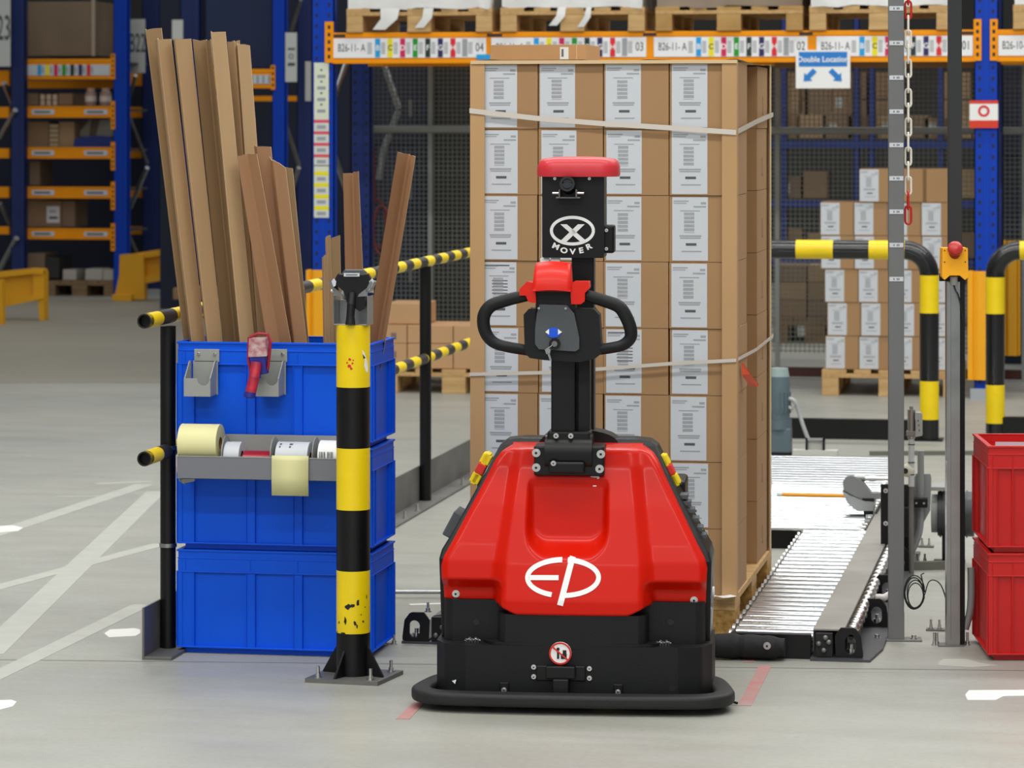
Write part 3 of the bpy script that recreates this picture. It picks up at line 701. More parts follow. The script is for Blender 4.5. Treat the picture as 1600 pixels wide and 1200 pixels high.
# ================================================================== CRATES
def crate(cm, w, d, h, rib_px, label, loc, rz=0, open_=True, name='plastic_crate', group=None):
    root = thing(name, label, 'crate', loc, rz, group); m = MB(); t = .003; ins = .012
    # walls (hollow)
    m.box(ins, w-ins, ins, ins+t, .02, h-.002, cm); m.box(ins, w-ins, d-ins-t, d-ins, .02, h-.002, cm)
    m.box(ins, ins+t, ins, d-ins, .02, h-.002, cm); m.box(w-ins-t, w-ins, ins, d-ins, .02, h-.002, cm)
    m.box(.022, w-.022, .022, d-.022, 0, .024, cm)
    shellm = m; m = MB()
    for z0, z1, o_ in ((h-.006,h,0),(h-.028,h-.024,.002),(h-.07,h-.066,.002),(.018,.023,.001)):
        m.box(o_, w-o_, o_, ins+t, z0, z1, cm); m.box(o_, w-o_, d-ins-t, d-o_, z0, z1, cm); m.box(o_, ins+t, ins, d-ins, z0, z1, cm); m.box(w-ins-t, w-o_, ins, d-ins, z0, z1, cm)
    m.box(.004,w-.004,.004,ins,h-.07,h-.004,cm); m.box(.004,w-.004,d-ins,d-.004,h-.07,h-.004,cm); m.box(.004,ins,ins,d-ins,h-.07,h-.004,cm); m.box(w-ins,w-.004,ins,d-ins,h-.07,h-.004,cm)
    m.build('rim', root, bevel=.001)
    m = shellm
    for a, b_ in rib_px:
        for q in (a, b_): m.box(q-.0015, q+.0015, .002, ins+.001, .02, h-.066, cm); m.box(q-.0015,q+.0015,d-ins-.001,d-.002,.02,h-.066,cm)
        m.box(a, b_, .006, ins+.001, .02, h-.066, cm); m.box(a,b_,d-ins-.001,d-.006,.02,h-.066,cm)
        mid = (a+b_)/2; m.box(mid-.001,mid+.001,0.002,.006,h-.066,h-.028,cm)
    for a in (.03, d-.06):
        for X0, X1 in ((.003,ins+.001),(w-ins-.001,w-.003)):
            m.box(X0,X1,a,a+.003,.02,h-.066,cm); m.box(X0,X1,a+.028,a+.031,.02,h-.066,cm)
    for c0, c1 in ((0.0,.02),(w-.02,w)):
        for e0, e1 in ((0.0,.02),(d-.02,d)): m.box(c0+.003,c1-.003,e0+.003,e1-.003,.02,h-.03,cm)
    m.build('shell', root, bevel=.001)
    return root
BY = 9.68; BX = WF.x(267, BY)+.018; bw = WF.x(583, BY)-BX; BH = .3185; BDEP = .32
ribs = [(.0,.054),(.219,.246),(.367,.394),(bw-.054,bw)]
crates = [crate(BLUEC, bw, BDEP, BH, ribs, ['bottom blue plastic crate of the stack behind the striped bollard','middle blue plastic crate of the stack, behind the grey label tray','top blue plastic crate of the stack, holding upright cardboard profiles'][k], (BX, BY, k*BH), 0, group='stacked blue crates') for k in range(3)]

RF = Frame(atD(1543, 9.86), math.radians(8.5))
rribs = [(.0,.03),(.075,.078),(.20,.225),(.38,.405),(.57,.6)]
for k in range(2):
    rc = crate(REDC, .60, .40, .325, rribs, ['lower red plastic crate at the right of the frame','upper red plastic crate at the right with open top'][k], (RF.o.x, RF.o.y, k*.325), RF.a, group='stacked red crates')
    if k == 1:
        mb = MB(); mb.box(.07,.2,.383,.3845,.25,.30,PAPER); mb.build('label', rc)

# ---- cardboard edge profiles standing in the top crate
CP = [mat('profile_cardboard_dark','8f7350',.82,var=.06,scale=5,stretch=(3,3,.3)), CARDP, mat('profile_cardboard_light','b3946c',.8,var=.05,scale=5,stretch=(3,3,.3)), mat('profile_cardboard_red','9a7250',.8,var=.06,scale=5,stretch=(3,3,.3))]
def edgeprof(tl, tr, bl, br, y, ridge, dep, label, mt=CARDP, notch=0):
    """tl,tr,bl,br pixels of the four corners (bottom ones at the crate rim); ridge: where the fold runs; dep>0 fold towards viewer"""
    TL = WF.p(tl[0],tl[1],y); TR = WF.p(tr[0],tr[1],y); BL = WF.p(bl[0],bl[1],y); BR = WF.p(br[0],br[1],y)
    zb_ = 2*BH+.03
    def ext(T, B): 
        k = (T.z-zb_)/(T.z-B.z); return T+(B-T)*k
    BL2, BR2 = ext(TL,BL), ext(TR,BR)
    BL2.x = max(BL2.x, BX+.03); BR2.x = max(BR2.x, BL2.x+.02)
    if BR2.x > BX+bw-.045: BL2.x -= BR2.x-(BX+bw-.045); BR2.x = BX+bw-.045
    mb = MB(); th_ = .0045; N_ = 7
    rows_f = []; rows_b = []
    K = 10
    for k in range(K+1):
        t = k/K; L_ = TL.lerp(BL2,t); R_ = TR.lerp(BR2,t); f = []; 
        W_ = (R_-L_).length
        for i in range(N_):
            u = [0, ridge*.5, ridge-.06, ridge, ridge+.06, ridge+(1-ridge)*.5, 1][i]; u = max(0,min(1,u))
            q = u/ridge if u < ridge else (1-u)/(1-ridge) if ridge < 1 else 1
            q = min(q, .93)
            p = L_.lerp(R_,u)+Vector((0,-dep*1.5*q,0)); 
            if k == 0: p.z += rj.uniform(-.003,.003)
            f.append(p)
        rows_f.append(f); rows_b.append([p+Vector((0,th_,0)) for p in f])
    dep = dep; mb.grid(rows_f, mt, False, flip=True); mb.grid(rows_b, mt, False)
    mb.grid([rows_f[0], rows_b[0]], CARDE, False); mb.grid([rows_f[-1], rows_b[-1]], CARDE, False, flip=True)
    for j in (0, N_-1): mb.grid([[r[j] for r in rows_f],[r[j] for r in rows_b]], CARDE, False, flip=(j == 0))
    o = mb.build('cardboard_profile', weld=True); return tag(o, label, 'cardboard profile', 'cardboard edge profiles standing in the top blue crate')
edgeprof((228,46),(252,44),(281,530),(306,530), 9.80, .12, .02, 'leftmost tall cardboard profile, top edge sticking above its neighbours', CP[0])
edgeprof((230,60),(247,60),(282,530),(298,530), 9.78, .95, -.02, 'narrow shaded profile strip at the left edge of the bundle', CP[0])
edgeprof((243,62),(267,61),(296,530),(320,530), 9.765, .35, .028, 'second tall cardboard profile from the left of the bundle', CP[1])
edgeprof((271,62),(298,60),(322,530),(347,530), 9.765, .3, .028, 'third tall cardboard profile from the left with a flat top')
edgeprof((301,62),(329,62),(348,530),(374,530), 9.79, .55, -.03, 'tall cardboard profile with its hollow side to the viewer, left of the tallest', CP[0])
edgeprof((329,50),(352,49),(374,530),(397,530), 9.765, .25, .028, 'tall cardboard profile with raised square top near the middle of the bundle', CP[2])
edgeprof((355,66),(374,64),(391,530),(409,530), 9.85, .8, .02, 'pale tall profile just right of the raised one, set behind')
edgeprof((373,68),(390,72),(405,530),(424,530), 9.85, .15, .028, 'rightmost of the tall pale profiles, slanted top edge', CP[2])
edgeprof((370,243),(401,239),(417,533),(454,533), 9.722, .4, -.016, 'medium cardboard profile, left one of the shorter three', CP[3])
edgeprof((397,228),(423,229),(430,533),(456,533), 9.795, .3, .02, 'medium cardboard profile with notched top, behind the leftmost short one', CP[3])
edgeprof((421,246),(446,262),(454,533),(479,533), 9.78, .3, .012, 'medium cardboard profile with torn slanted shoulder at the right of the bundle', CP[3])
edgeprof((444,262),(457,263),(468,533),(482,533), 9.84, .3, .02, 'narrow dark profile edge at the right side of the bundle', CP[0])
edgeprof((503,402),(512,396),(505,533),(513,533), 9.78, .5, .01, 'short narrow cardboard profile left of the scanner, frayed top')
edgeprof((508,372),(516,368),(512,533),(520,533), 9.80, .5, .01, 'thin cardboard strip beside the scanner with torn tip')
edgeprof((515,374),(531,367),(517,533),(534,533), 9.82, .2, .01, 'short grey brown cardboard piece standing behind the scanner', CP[0])
edgeprof((536,272),(560,268),(546,533),(576,533), 9.84, .5, -.02, 'single reddish brown profile standing behind the scanner', CP[3])
edgeprof((621,237),(649,246),(578,533),(607,533), 9.84, .5, -.03, 'single profile leaning to the right away from the bundle', CP[3])

# ---- tape holders, gun, tray and rolls
HY_ = BY-.001
def wallp(px, py, y=BY): return WF.p(px,py,y)
def holder(px0, label):
    a = wallp(px0,545); b_ = wallp(px0+39,545); root = thing('tape_gun_holder', label, 'holder', (a.x, BY, 0), 0, 'grey tape gun holders on the top crate'); w_ = b_.x-a.x
    z = lambda py: WF.z(py, BY, px0)
    m = MB(); m.box(0,w_,-.004,0,z(565),z(545),SGRY); m.build('mounting_plate', root, bevel=.001)
    m = MB(); zz0, zz1 = z(616), z(563)
    # pocket: bottom, sides, front with a scoop
    m.box(-.012,w_-.008,-.075,-.002,zz0,zz0+.003,SGRY)
    for X in (-.012, w_-.011): m.prism([(-.075,zz0),(-.002,zz0),(-.002,zz1),(-.02,zz1),(-.075,zz0+.055)] , X, X+.003, SGRY, 'x')
    m.prism([(-.012,zz0),(w_-.008,zz0),(w_-.008,zz0+.055)]+[(w_*.62-.02*math.cos(t)*-1-.0,zz0+.055-.022*math.sin(t)) for t in [PI*k/8 for k in range(9)]]+[(-.012,zz0+.055)], -.078, -.075, SGRY, 'y')
    m.box(-.004,w_-.004,-.004,-.002,zz0,zz1,SGRY)
    m.build('pocket', root, bevel=.001)
    for X in (.014, w_-.014):
        mb = MB(); boltm(mb, X, -.004, z(552), .004); mb.build('screw', root)
    return root
holder(304, 'empty grey steel tape gun holder at the left of the top blue crate')
holder(410, 'grey steel holder at the middle of the top crate with the red tape gun')
TG = wallp(405, 560, BY-.09)
tg = thing('tape_gun', 'red and blue hand tape dispenser hanging in the right grey holder', 'tape dispenser', (TG.x, BY-.10, TG.z)); tg.scale = (1.2,1,1.12)
TRED = mat('dark_red_plastic', 'a01830', .4); TBLU = mat('dark_blue_plastic', '252a86', .4)
m = MB(); m.prism([(-.022,.005),(.026,.008),(.022,.058),(-.02,.056)], -.02, .02, mat('printed_tape','cdb8b4',.4,col2='a5485a',scale=60), 'y'); m.build('printed_wrap', tg, bevel=.004)
m = MB(); m.tube([(-.022,.0,.058),(-.0,-.0,.068),(.024,0,.066),(.032,0,.045),(.024,.0,-.03)], .004, TRED, 8); m.tube([(-.024,.0,.058),(-.026,0,.0),(-.018,0,-.05)],.004,TRED,8); m.build('frame', tg)
m = MB(); m.prism([(-.018,-.045),(.024,-.04),(.02,.01),(-.014,.012)], -.018, .016, TBLU, 'y'); m.build('body', tg, bevel=.004)
m = MB(); m.tube([(0.0,-.022,-.01),(-.004,-.034,-.05),(-.012,-.04,-.092)], .014, mat('red_grip','c8283c',.45,col2='8a1a3a',scale=50), 14); hg = m.build('grip', tg); 
m = MB(); m.cyl((-.0125,-.0405,-.088),(-.0145,-.042,-.102),.0155,TBLU,16); m.cyl((-.0145,-.042,-.102),(-.0146,-.0422,-.103),.010,BKP,16); m.build('grip_cap', hg)
# tray
tz0, tz1 = WF.z(750,BY-.13,400), WF.z(714,BY-.13,400); TX0 = WF.x(277,BY-.13); TX1 = WF.x(562,BY-.13)
tr = thing('label_tray', 'long grey steel tray with dividers fixed to the middle blue crate', 'tray', (TX0, BY-.13, tz0)); W_ = TX1-TX0; h_ = tz1-tz0
m = MB(); TRAYG = mat('tray_grey','797b82',.45); m.box(.0,W_,0,.002,0,h_,TRAYG); m.box(.0,W_,-.001,.0,h_-.003,h_,SGRY); m.box(.012,W_,0,.128,0,.002,SGRY); m.box(0,W_,.126,.129,0,h_+.055,SGRY); m.box(W_-.002,W_,0,.128,0,h_+.02,SGRY)
m.prism([(0,h_),(.128,h_+.05),(.128,-.005),(.1,-.03),(.03,-.012),(0,.02)], -.002, .001, SGRY, 'x'); m.build('trough', tr, bevel=.001)
def disc(mb, X, r=.056): mb.prism([(.065+r*math.cos(t), h_+.0+r*math.sin(t)) for t in [PI*k/12 for k in range(13)]]+[(.025,.004),(.105,.004)], X, X+.002, SGRY, 'x')
for px in (352, 428, 493):
    mb = MB(); disc(mb, WF.x(px,BY-.07)-TX0); mb.build('divider', tr)
def roll(px0, px1, r, m_, label, top_py, hole=.019, strip=None, edge=None, name='label_roll', cat='label roll'):
    x0 = WF.x(px0,BY-.07); x1 = WF.x(px1,BY-.07); zt__ = WF.z(top_py,BY-.07,px0); zc = zt__-r
    root = thing(name, label, cat, (x0, BY-.066, zc), 0, 'rolls lying in the grey tray'); w_ = x1-x0
    mb = MB(); mb.ring((0,0,0),(w_,0,0), r, hole, m_, 40, mi_=CARD2); mb.build('roll', root)
    return root, w_, r
r1,_,_ = roll(284,344,.058,CREAM,'large cream label roll at the left end of the tray',662)
r2,_,_ = roll(354,378,.046,PAPER,'narrow grey white roll beside the large cream one',690)
r3,_,_ = roll(382,424,.038,mat('dark_red_tape','a01424',.3),'dark red tape roll low in the middle of the tray',704,name='tape_roll',cat='tape roll')
mb = MB(); mb.box(.018,.022,-.039,-.0385,-.01,.02,WHT); mb.build('light_streak', r3) if False else None
r4,w4,rr4 = roll(435,485,.05,PAPER,'white label roll with its cream strip hanging over the tray',690)
mb = MB(); pts = []
for k in range(9):
    t = math.radians(128+ (180-128)*k/8); pts.append((math.cos(t)*(rr4+.001), math.sin(t)*(rr4+.001)))
front = -.066-.004; pts = [(y_, z_) for y_, z_ in pts if z_ > h_*0-.0]; 
ztop = tz1-(r4.location.z); pts = [(-.060,ztop+.004),(-.069,ztop+.006),(-.0715,ztop-.01),(-.073,ztop-.06),(-.070,WF.z(775,BY-.14,455)-r4.location.z)]
rowsL = [[Vector((-.004,a,b_)) for a,b_ in pts],[Vector((w4+.010,a,b_)) for a,b_ in pts]]; mb.grid(rowsL, CREAM, True); o = mb.build('hanging_strip', r4); o['label'] = 'cream label strip hanging down'; so = o.modifiers.new('s','SOLIDIFY'); so.thickness = .0008
mb = MB()
for k,(a,b_) in enumerate(((.012,.02),(.0135,.02),(.040,.046))): mb.box(a,b_-.001,-.03-.0,-.02,rr4*.86+.002,rr4*.86+.006,INKD)
mb.box(.013,.019,-.034,-.012,rr4*.93,rr4*.93+.003,INKD); 
mb = MB()
for a0_, bars in ((math.radians(118), ((.010,.016),(.040,.050))), (math.radians(132), ((.010,.014),(.041,.046)))):
    yy_, zz_ = math.cos(a0_)*(rr4+.0006), math.sin(a0_)*(rr4+.0006)
    for a,b_ in bars: mb.box(a,b_,-.0035,.0035,-.0002,.0004,INKD,Matrix.Translation((0,yy_,zz_)) @ Matrix.Rotation(a0_-PI/2,4,'X'))
mb.build('print', r4)
r5,w5,rr5 = roll(501,548,.048,WHT,'white roll printed with barcodes, partly behind the striped bollard',688)
mb = MB()
for k in range(9): 
    if k != 4: mb.box(.006+k*.005,.006+k*.005+(.003 if k%2 else .002),-.0487,-.0482,-.004,.018,INKD)
mb.prism([(.005,.026),(.03,.026),(.03,.036),(.005,.036)], -.0405,-.040, INKD,'y') if False else None
mb.build('barcode', r5)
m = MB(); q = WF.p(290,752,BY-.08); m.prism([(0,0),(.05,.012),(.046,-.004),(.01,-.012)], -.01,.0, SGRY,'y'); o = m.build('bracket_foot', tr, loc=(-.004,.05,-.008))

# ================================================================== STRIPED BOLLARD AND SCANNER
PB = ground(552, 1060); bo = thing('striped_bollard', 'yellow and black striped steel bollard on a bolted plate in front of the blue crates', 'bollard', PB, math.radians(-3))
PD = (PB.x*-math.sin(YAW)+PB.y*math.cos(YAW)); zB = lambda py: CAMH-(py-HY)*PD/F
r_ = .0495
bands = [zB(507), zB(604), zB(699), zB(795), zB(890), zB(987), .012]
m = MB()
YELC = mat('chipped_yellow_paint', 'f2d208', .4, var=.04, scale=5)
for k in range(6): 
    m.cyl((0,0,bands[k+1]),(0,0,bands[k]), r_, YEL if k%2 == 0 else BLKP, 48, cap=(k in (0,5)))
m.build('post', bo)
m = MB(); m.prism([(-.118,-.10),(.104,-.11),(.125,.10),(-.10,.115)], 0, .012, DSTEEL, 'z'); m.build('base_plate', bo, bevel=.001)
for s_ in (-1,1):
    mb = MB(); mb.prism([(s_*.047,.012),(s_*.047,.10),(s_*.052,.10),(s_*.105,.016),(s_*.105,.012)], -.0035, .0035, BLKP, 'y', M=Matrix.Rotation(math.radians(-18),4,'Z')); mb.build('gusset', bo, bevel=.001)
mb = MB(); mb.prism([(-.047,.012),(-.047,.09),(-.10,.012)], -.0035, .0035, BLKP, 'y', M=Matrix.Rotation(math.radians(72),4,'Z')); mb.build('gusset', bo)
for x, y in ((-.085,-.075),(.075,-.082),(.095,.072),(-.075,.085)):
    mb = MB(); boltm(mb, x, y, .012, .010, 'z'); mb.cyl((x,y,.02),(x,y,.045),.005,BOLT,10); mb.build('anchor_bolt', bo)
# chipped paint on the lowest yellow band, red paw mark and white sticker
def oncyl(mb, a, z, pts, m_, rr=r_+.0004):
    vs = []
    for px, pz in pts:
        t = a+px/r_; vs.append(Vector((rr*math.sin(t), -rr*math.cos(t), z+pz)))
    c = sum(vs, Vector())/len(vs); c = c*1.0; l = math.hypot(c.x,c.y); c.x *= rr/l; c.y *= rr/l
    n = len(vs); mb.add(vs+[c], [(i,(i+1)%n,n) for i in range(n)], m_)
m = MB(); q = random.Random(5)
def blob(a, z, sx, sz, n=9): return [(sx*math.cos(2*PI*i/n)*q.uniform(.55,1.15), sz*math.sin(2*PI*i/n)*q.uniform(.55,1.15)) for i in range(n)]
for px, py, sx, sz in ((548,945,5,5),(555,942,5,3),(563,938,3,6),(576,930,1.6,4),(571,968,2,2),(544,966,2.6,7),(559,970,3,4),(534,970,1.6,3),(568,957,1.2,1.2),(562,975,1.5,3),(574,946,1.2,1.5),(540,986,6,2),(531,985,2,1.5)):
    a = math.asin(max(-.95,min(.95,(px-555)/26))); oncyl(m, a+YAW-math.radians(-3), zB(py), blob(0,0,sx*.0019,sz*.0019), BKP)
m.build('chipped_paint', bo)
m = MB(); A0 = YAW+math.radians(3)
for dx, dy, s_ in ((0,-6,2.4),(-4,-1,1.8),(4,0,2),(-1,4,3.4),(2,8,2.4),(5,-5,1.4)): oncyl(m, A0+math.asin((551-555+dx)/26), zB(566+dy), blob(0,0,s_*.0019,s_*.0019), SIGNR)
m.build('red_mark', bo)
m = MB(); oncyl(m, A0+.83, zB(563), [(-.012,.034),(-.004,.026),(.008,.0),(.013,-.02),(.010,-.034),(.002,-.03),(-.005,-.012),(-.002,.002),(-.010,.02)], WHT); oncyl(m, A0+.80, zB(556), [(-.008,.008),(.002,-.004),(-.006,-.006)], BKP, r_+.0008); m.build('white_sticker', bo)
# holder bracket and scanner
zt0 = bands[0]
m = MB()
m.box(-.050,.050,-.035,.035,zt0,zt0+.003,STEEL)
for s_ in (-1,1):
    m.box(s_*.050,s_*.0525,-.03,.03,zt0,zt0+.085,STEEL); m.prism([(s_*.051,zt0+.085),(s_*.051,zt0+.11),(s_*.025,zt0+.09),(s_*.022,zt0+.083)], -.03, -.027, STEEL, 'y')
    m.prism([(s_*.052,zt0+.095),(s_*.066,zt0+.125),(s_*.060,zt0+.13),(s_*.045,zt0+.10)], -.03, .02, STEEL, 'y')
m.box(-.05,.05,.028,.031,zt0,zt0+.07,STEEL)
m.build('scanner_bracket', bo, bevel=.0006)
for s_ in (-1,1):
    mb = MB(); mb.cyl((s_*.052,-.01,zt0+.098),(s_*.064,-.01,zt0+.098),.005,BOLT,10); mb.build('bracket_screw', bo)
sc = thing('barcode_scanner', 'black handheld barcode scanner resting in the bracket on top of the bollard', 'scanner', (PB.x, PB.y, zt0), YAW)
m = MB(); m.prism([(-.052,.135),(-.045,.148),(.045,.148),(.052,.135),(.048,.115),(.036,.10),(.036,.048),(.02,.04),(.008,.048),(-.012,.048),(-.028,.10),(-.046,.115)], -.030, .03, BLKP, 'y'); m.build('scanner_body', sc, bevel=.009, seg=3)
m = MB(); m.prism([(-.034,.146),(.034,.146),(.030,.160),(-.026,.160)], -.034, .03, DGRY, 'y'); m.build('scanner_cap', sc, bevel=.004)
m = MB(); m.box(-.026,.020,-.037,-.0335,.142,.152,PAPER); m.text('T5010', .008, TM(-.003,-.0376,.147), INKD, ext=.0003) if False else m.box(-.020,.014,-.0376,-.037,.1455,.1485,INKD); m.build('scanner_label', sc, bevel=.001)
m = MB(); m.tube([(-.002,-.03,.092),(-.004,-.045,.06),(-.006,-.050,.025),(-.006,-.052,.003)], .012, BLK, 16, rf=lambda t: .012+.003*(t>.85)); m.build('handle', sc)
for s_ in (-1,1):
    mb = MB(); mb.prism([(s_*.048,.128),(s_*.056,.136),(s_*.062,.128),(s_*.056,.112),(s_*.050,.115)], -.036, -.02, PAPER, 'y'); mb.build('side_bumper', sc, bevel=.002)

# ================================================================== KERB BARRIER WITH TWO STRIPED RAILS
KX = -2.82; KB = -2.71
kb = thing('kerb_barrier', 'steel angle kerb with posts and two yellow black rails beside the blue crates', 'barrier', (KX, 9.54, 0))
m = MB(); m.box(0,.007,0,7.5,0,.158,DSTEEL); m.box(.007,.092,0,7.5,0,.010,DSTEEL); m.build('angle_kerb', kb, bevel=.001)
def railtube(mb, p0, p1, r, ma, mb_, L, hollow=True, start=0, first=None):
    p0, p1 = Vector(p0), Vector(p1); d = (p1-p0); Lt = d.length; d.normalize(); s = 0; k = start
    while s < Lt-1e-6:
        e = min(Lt, s+(first if (s == 0 and first) else L)); mb.cyl(p0+d*s, p0+d*e, r, ma if k%2 == 0 else mb_, 24, cap=False); s = e; k += 1
    mb.ring(p0-d*.0005, p0+d*.03, r, r*.82, BKP, 24, mi_=BKP); mb.cyl(p0+d*.03,p0+d*.031,r*.9,BKP,20); mb.cyl(p1-d*.001,p1,r,BLKP,20)
for z_, y_off in ((1.03,-.07),(.616,-.07)):
    mb = MB(); railtube(mb, (.028,y_off,z_), (.028,6.7,z_), .0225, YEL, DGRY if False else mat('dark_band','2c2829',.5), .15, first=.14); mb.build('rail', kb)
for yy in (9.72, 13.69, 15.9):
    mb = MB(); mb.cyl((.030,yy-9.54,.01),(.030,yy-9.54,1.01 if yy > 10 else 1.0), .024 if yy < 10 else .025, BLKP, 24); p = mb.build('post', kb)
    for z_ in (.62,.32):
        if yy < 10:
            q2 = MB(); q2.ring((.030,yy-9.54,z_),(.030,yy-9.54,z_+.012),.027,.024,STEEL,24); q2.build('clamp', p)
for yy in (10.9, 12.2, 13.05, 13.3, 14.3):
    mb = MB(); boltm(mb, .075, yy-9.54, .010, .010, 'z'); mb.cyl((.075,yy-9.54,.015),(.075,yy-9.54,.04),.005,BOLT,8); mb.build('anchor_bolt', kb)
# ================================================================== ROLLER CONVEYOR BESIDE AND BEHIND THE LOAD
cv = thing('roller_conveyor', 'low zinc roller conveyor with chain drive to the right of and behind the load', 'conveyor', (-1.071, 9.9, 0))
CXo, CYo = -1.071, 9.9
zr = .083; rr = .03
rm = {}
def roller(x0, x1, y, bare=False):
    L_ = round(x1-x0, 3)
    if L_ not in rm:
        mb = MB(); mb.cyl((0,0,0),(L_,0,0),rr,ZINC,28); mb.cyl((-.012,0,0),(L_+.012,0,0),.008,BOLT,8); rm[L_] = mb.mesh('roller')
    mkobj('roller', rm[L_], cv, (x0-CXo, y-CYo, zr-rr))
for k in range(25): roller(-1.060, -.825, 9.99+.1*k)
for k in range(27): roller(-2.0, -.86, 12.52+.1*k)
m = MB(); m.box(0,.245,.0,.03,.0,.075,BLKP)
m.build('end_plate', cv, bevel=.002)
m = MB(); m.box(.0,.247,.04,2.56,.0,.012,BKP); m.box(-.93,.21,2.58,5.3,.0,.012,BKP); m.build('gap_shade_sheet', cv)  # black sheets added under the rollers so the gaps between look dark
m = MB(); q9 = random.Random(4); m.tube([(-.10+.27*k/16,-.038+q9.uniform(-.003,.003),.040) for k in range(17)],.04,mat('torn_rubber','111213',.75,bump=.8,bscale=35),22,rf=lambda t: (.036+q9.uniform(-.003,.003))*(1 if t < .93 else .72)); rb_ = m.build('rubber_roller', cv); rb_['label'] = 'worn black rubber end roller'
m = MB(); boltm(m, .12, -.077, .05, .009); m.build('bolt', rb_)
m = MB(); m.box(-.012,.0,.06,2.6,0,.062,BLKP); m.box(-.95,-.005,2.55,2.56,.0,.07,BLKP); m.build('side_channel', cv)
m = MB()
for k in range(25): m.cyl((-.012,.09+.1*k,zr-rr),(-.004,.09+.1*k,zr-rr),.02,BOLT,14)
m.build('roller_bearing', cv)
m = MB(); m.box(.250,.345,.02,2.95,.085,.091,mat('worn_cover_steel','98958e',.5,.25,var=.15,scale=5)); m.box(.250,.253,.02,2.95,.02,.088,DSTEEL); m.box(.343,.346,.02,2.95,.055,.088,DSTEEL); m.build('cover_plate', cv, bevel=.001)
m = MB(); m.prism([(.245,-.03),(.425,-.03),(.45,.2),(.45,2.5),(.245,2.5)], 0, .008, mat('dark_base_plate','4a4b4d',.5,.3), 'z'); m.build('base_plate', cv, bevel=.001)
m = MB()
for k in range(26):
    yy = .02+.10*k; m.ball((.366,yy,.080),.019,BOLT,8,(1,1,.9)); m.box(.352,.376,yy+.035,yy+.07,.045,.085,DSTEEL)
m.tube([(.366,0,.07),(.366,2.6,.07)],.009,BLKP,6); m.build('drive_chain', cv)
def bracket(x, y, s_=1, par=cv):
    mb = MB(); w_ = .085; t = .012
    outer = [(-w_/2,.008),(w_/2,.008),(w_/2,.065),(.018,.098),(-.025,.098),(-w_/2,.075)]
    hole = [(.017*math.cos(a)+.004, .046+ (.010 if math.sin(a) > 0 else -.010)+.017*math.sin(a)) for a in [2*PI*k/24 for k in range(24)]]
    # plate with an oval opening: fan of quads between outline and hole
    O = []
    for hx, hz in hole:
        a = math.atan2(hz-.046, hx-.004); dx, dz = math.cos(a), math.sin(a); best = 9
        n = len(outer)
        for i in range(n):
            p, q_ = outer[i], outer[(i+1)%n]; ex, ez = q_[0]-p[0], q_[1]-p[1]; den = dx*ez-dz*ex
            if abs(den) < 1e-9: continue
            t_ = ((p[0]-.004)*ez-(p[1]-.046)*ex)/den; u_ = ((p[0]-.004)*dz-(p[1]-.046)*dx)/den
            if t_ > 0 and -1e-6 <= u_ <= 1+1e-6: best = min(best, t_)
        O.append((.004+dx*best, .046+dz*best))
    F_ = lambda P, yy: [Vector((x+a*s_, yy, b_)) for a, b_ in P]
    fl = s_ < 0
    mb.grid([F_(O+O[:1],y),F_(hole+hole[:1],y)], BLKP, False, flip=not fl); mb.grid([F_(O+O[:1],y+t),F_(hole+hole[:1],y+t)], BLKP, False, flip=fl)
    mb.grid([F_(O+O[:1],y),F_(O+O[:1],y+t)], BLKP, False, flip=fl); mb.grid([F_(hole+hole[:1],y),F_(hole+hole[:1],y+t)], BLKP, False, flip=not fl)
    mb.box(x-.04,x+.04,y+t,y+.05,.008,.014,BLKP)
    o = mb.build('bearing_bracket', par); mb = MB(); mb.cyl((x+.004*s_,y+.03,.014),(x+.004*s_,y+.03,.03),.012,BOLT,6); mb.cyl((x+.004*s_,y+.03,.03),(x+.004*s_,y+.03,.045),.006,BOLT,8); mb.build('anchor_nut', o)
for yy, xx in ((.0,.36),(.62,.40),(1.18,.40),(1.95,.40)): bracket(xx+.0, yy)
m = MB(); m.box(.26,.31,-.004,.03,.01,.08,BKP); 
for q_ in ((.27,.05),(.285,.03),(.30,.055),(.29,.068)): m.ball((q_[0],-.01,q_[1]),.008,DSTEEL,8)
m.build('chain_tensioner', cv)
# white guard arm from the drive to the grey post
m = MB(); a = WF.p(1345,933,10.9); b_ = WF.p(1386,930,10.9); m.tube([(a.x-CXo,1.0,a.z),(b_.x-CXo-.01,1.0,a.z),(b_.x-CXo+.01,1.02,a.z+.01)],.012,mat('white_tube','dcdcd8',.3),10); m.build('guard_tube', cv)
# left lane end seen between crates and truck
cl = thing('conveyor_side_lane', 'black left side lane of the conveyor ending between the blue crates and truck', 'conveyor', (-2.10, 9.98, 0))
bracket(.035, .0, -1, cl)
m = MB(); m.box(-.01,.16,0,2.4,0,.008,mat('dark_base_plate','4a4b4d')); m.box(.085,.16,.0,.02,.008,.085,BLKP); m.prism([(.085,.085),(.16,.10),(.16,.0),(.155,.0),(.155,.09),(.085,.08)], .03, 2.4, DSTEEL, 'y'); m.build('lane_frame', cl, bevel=.001)
m = MB(); m.box(.10,.17,.35,2.4,.085,.125,BLKP, Matrix.Translation((.02,0,0))); m.build('guide_rail', cl, bevel=.002)
m = MB(); 
for q_ in ((.10,.03),(.12,.055),(.14,.035),(.13,.07)): m.ball((q_[0],-.008,q_[1]),.008,DSTEEL,8)
m.build('chain_tensioner', cl)
for x, y, z in ((.07,.02,.098),(.145,.04,.1),(-.03,-.02,.0),(-.06,-.03,0)):
    mb = MB(); boltm(mb, x, y, z, .009, 'z'); mb.cyl((x,y,z),(x,y,z+.03),.004,BOLT,8); mb.build('bolt', cl)
# low steel rod crossing the floor behind
m = MB(); a = ground(612,925,.02); b_ = ground(740,925,.02); m.cyl(a,b_,.007,STEEL,12); tag(m.build('floor_rod'), 'thin steel rod on the floor between crates and truck', 'rod')
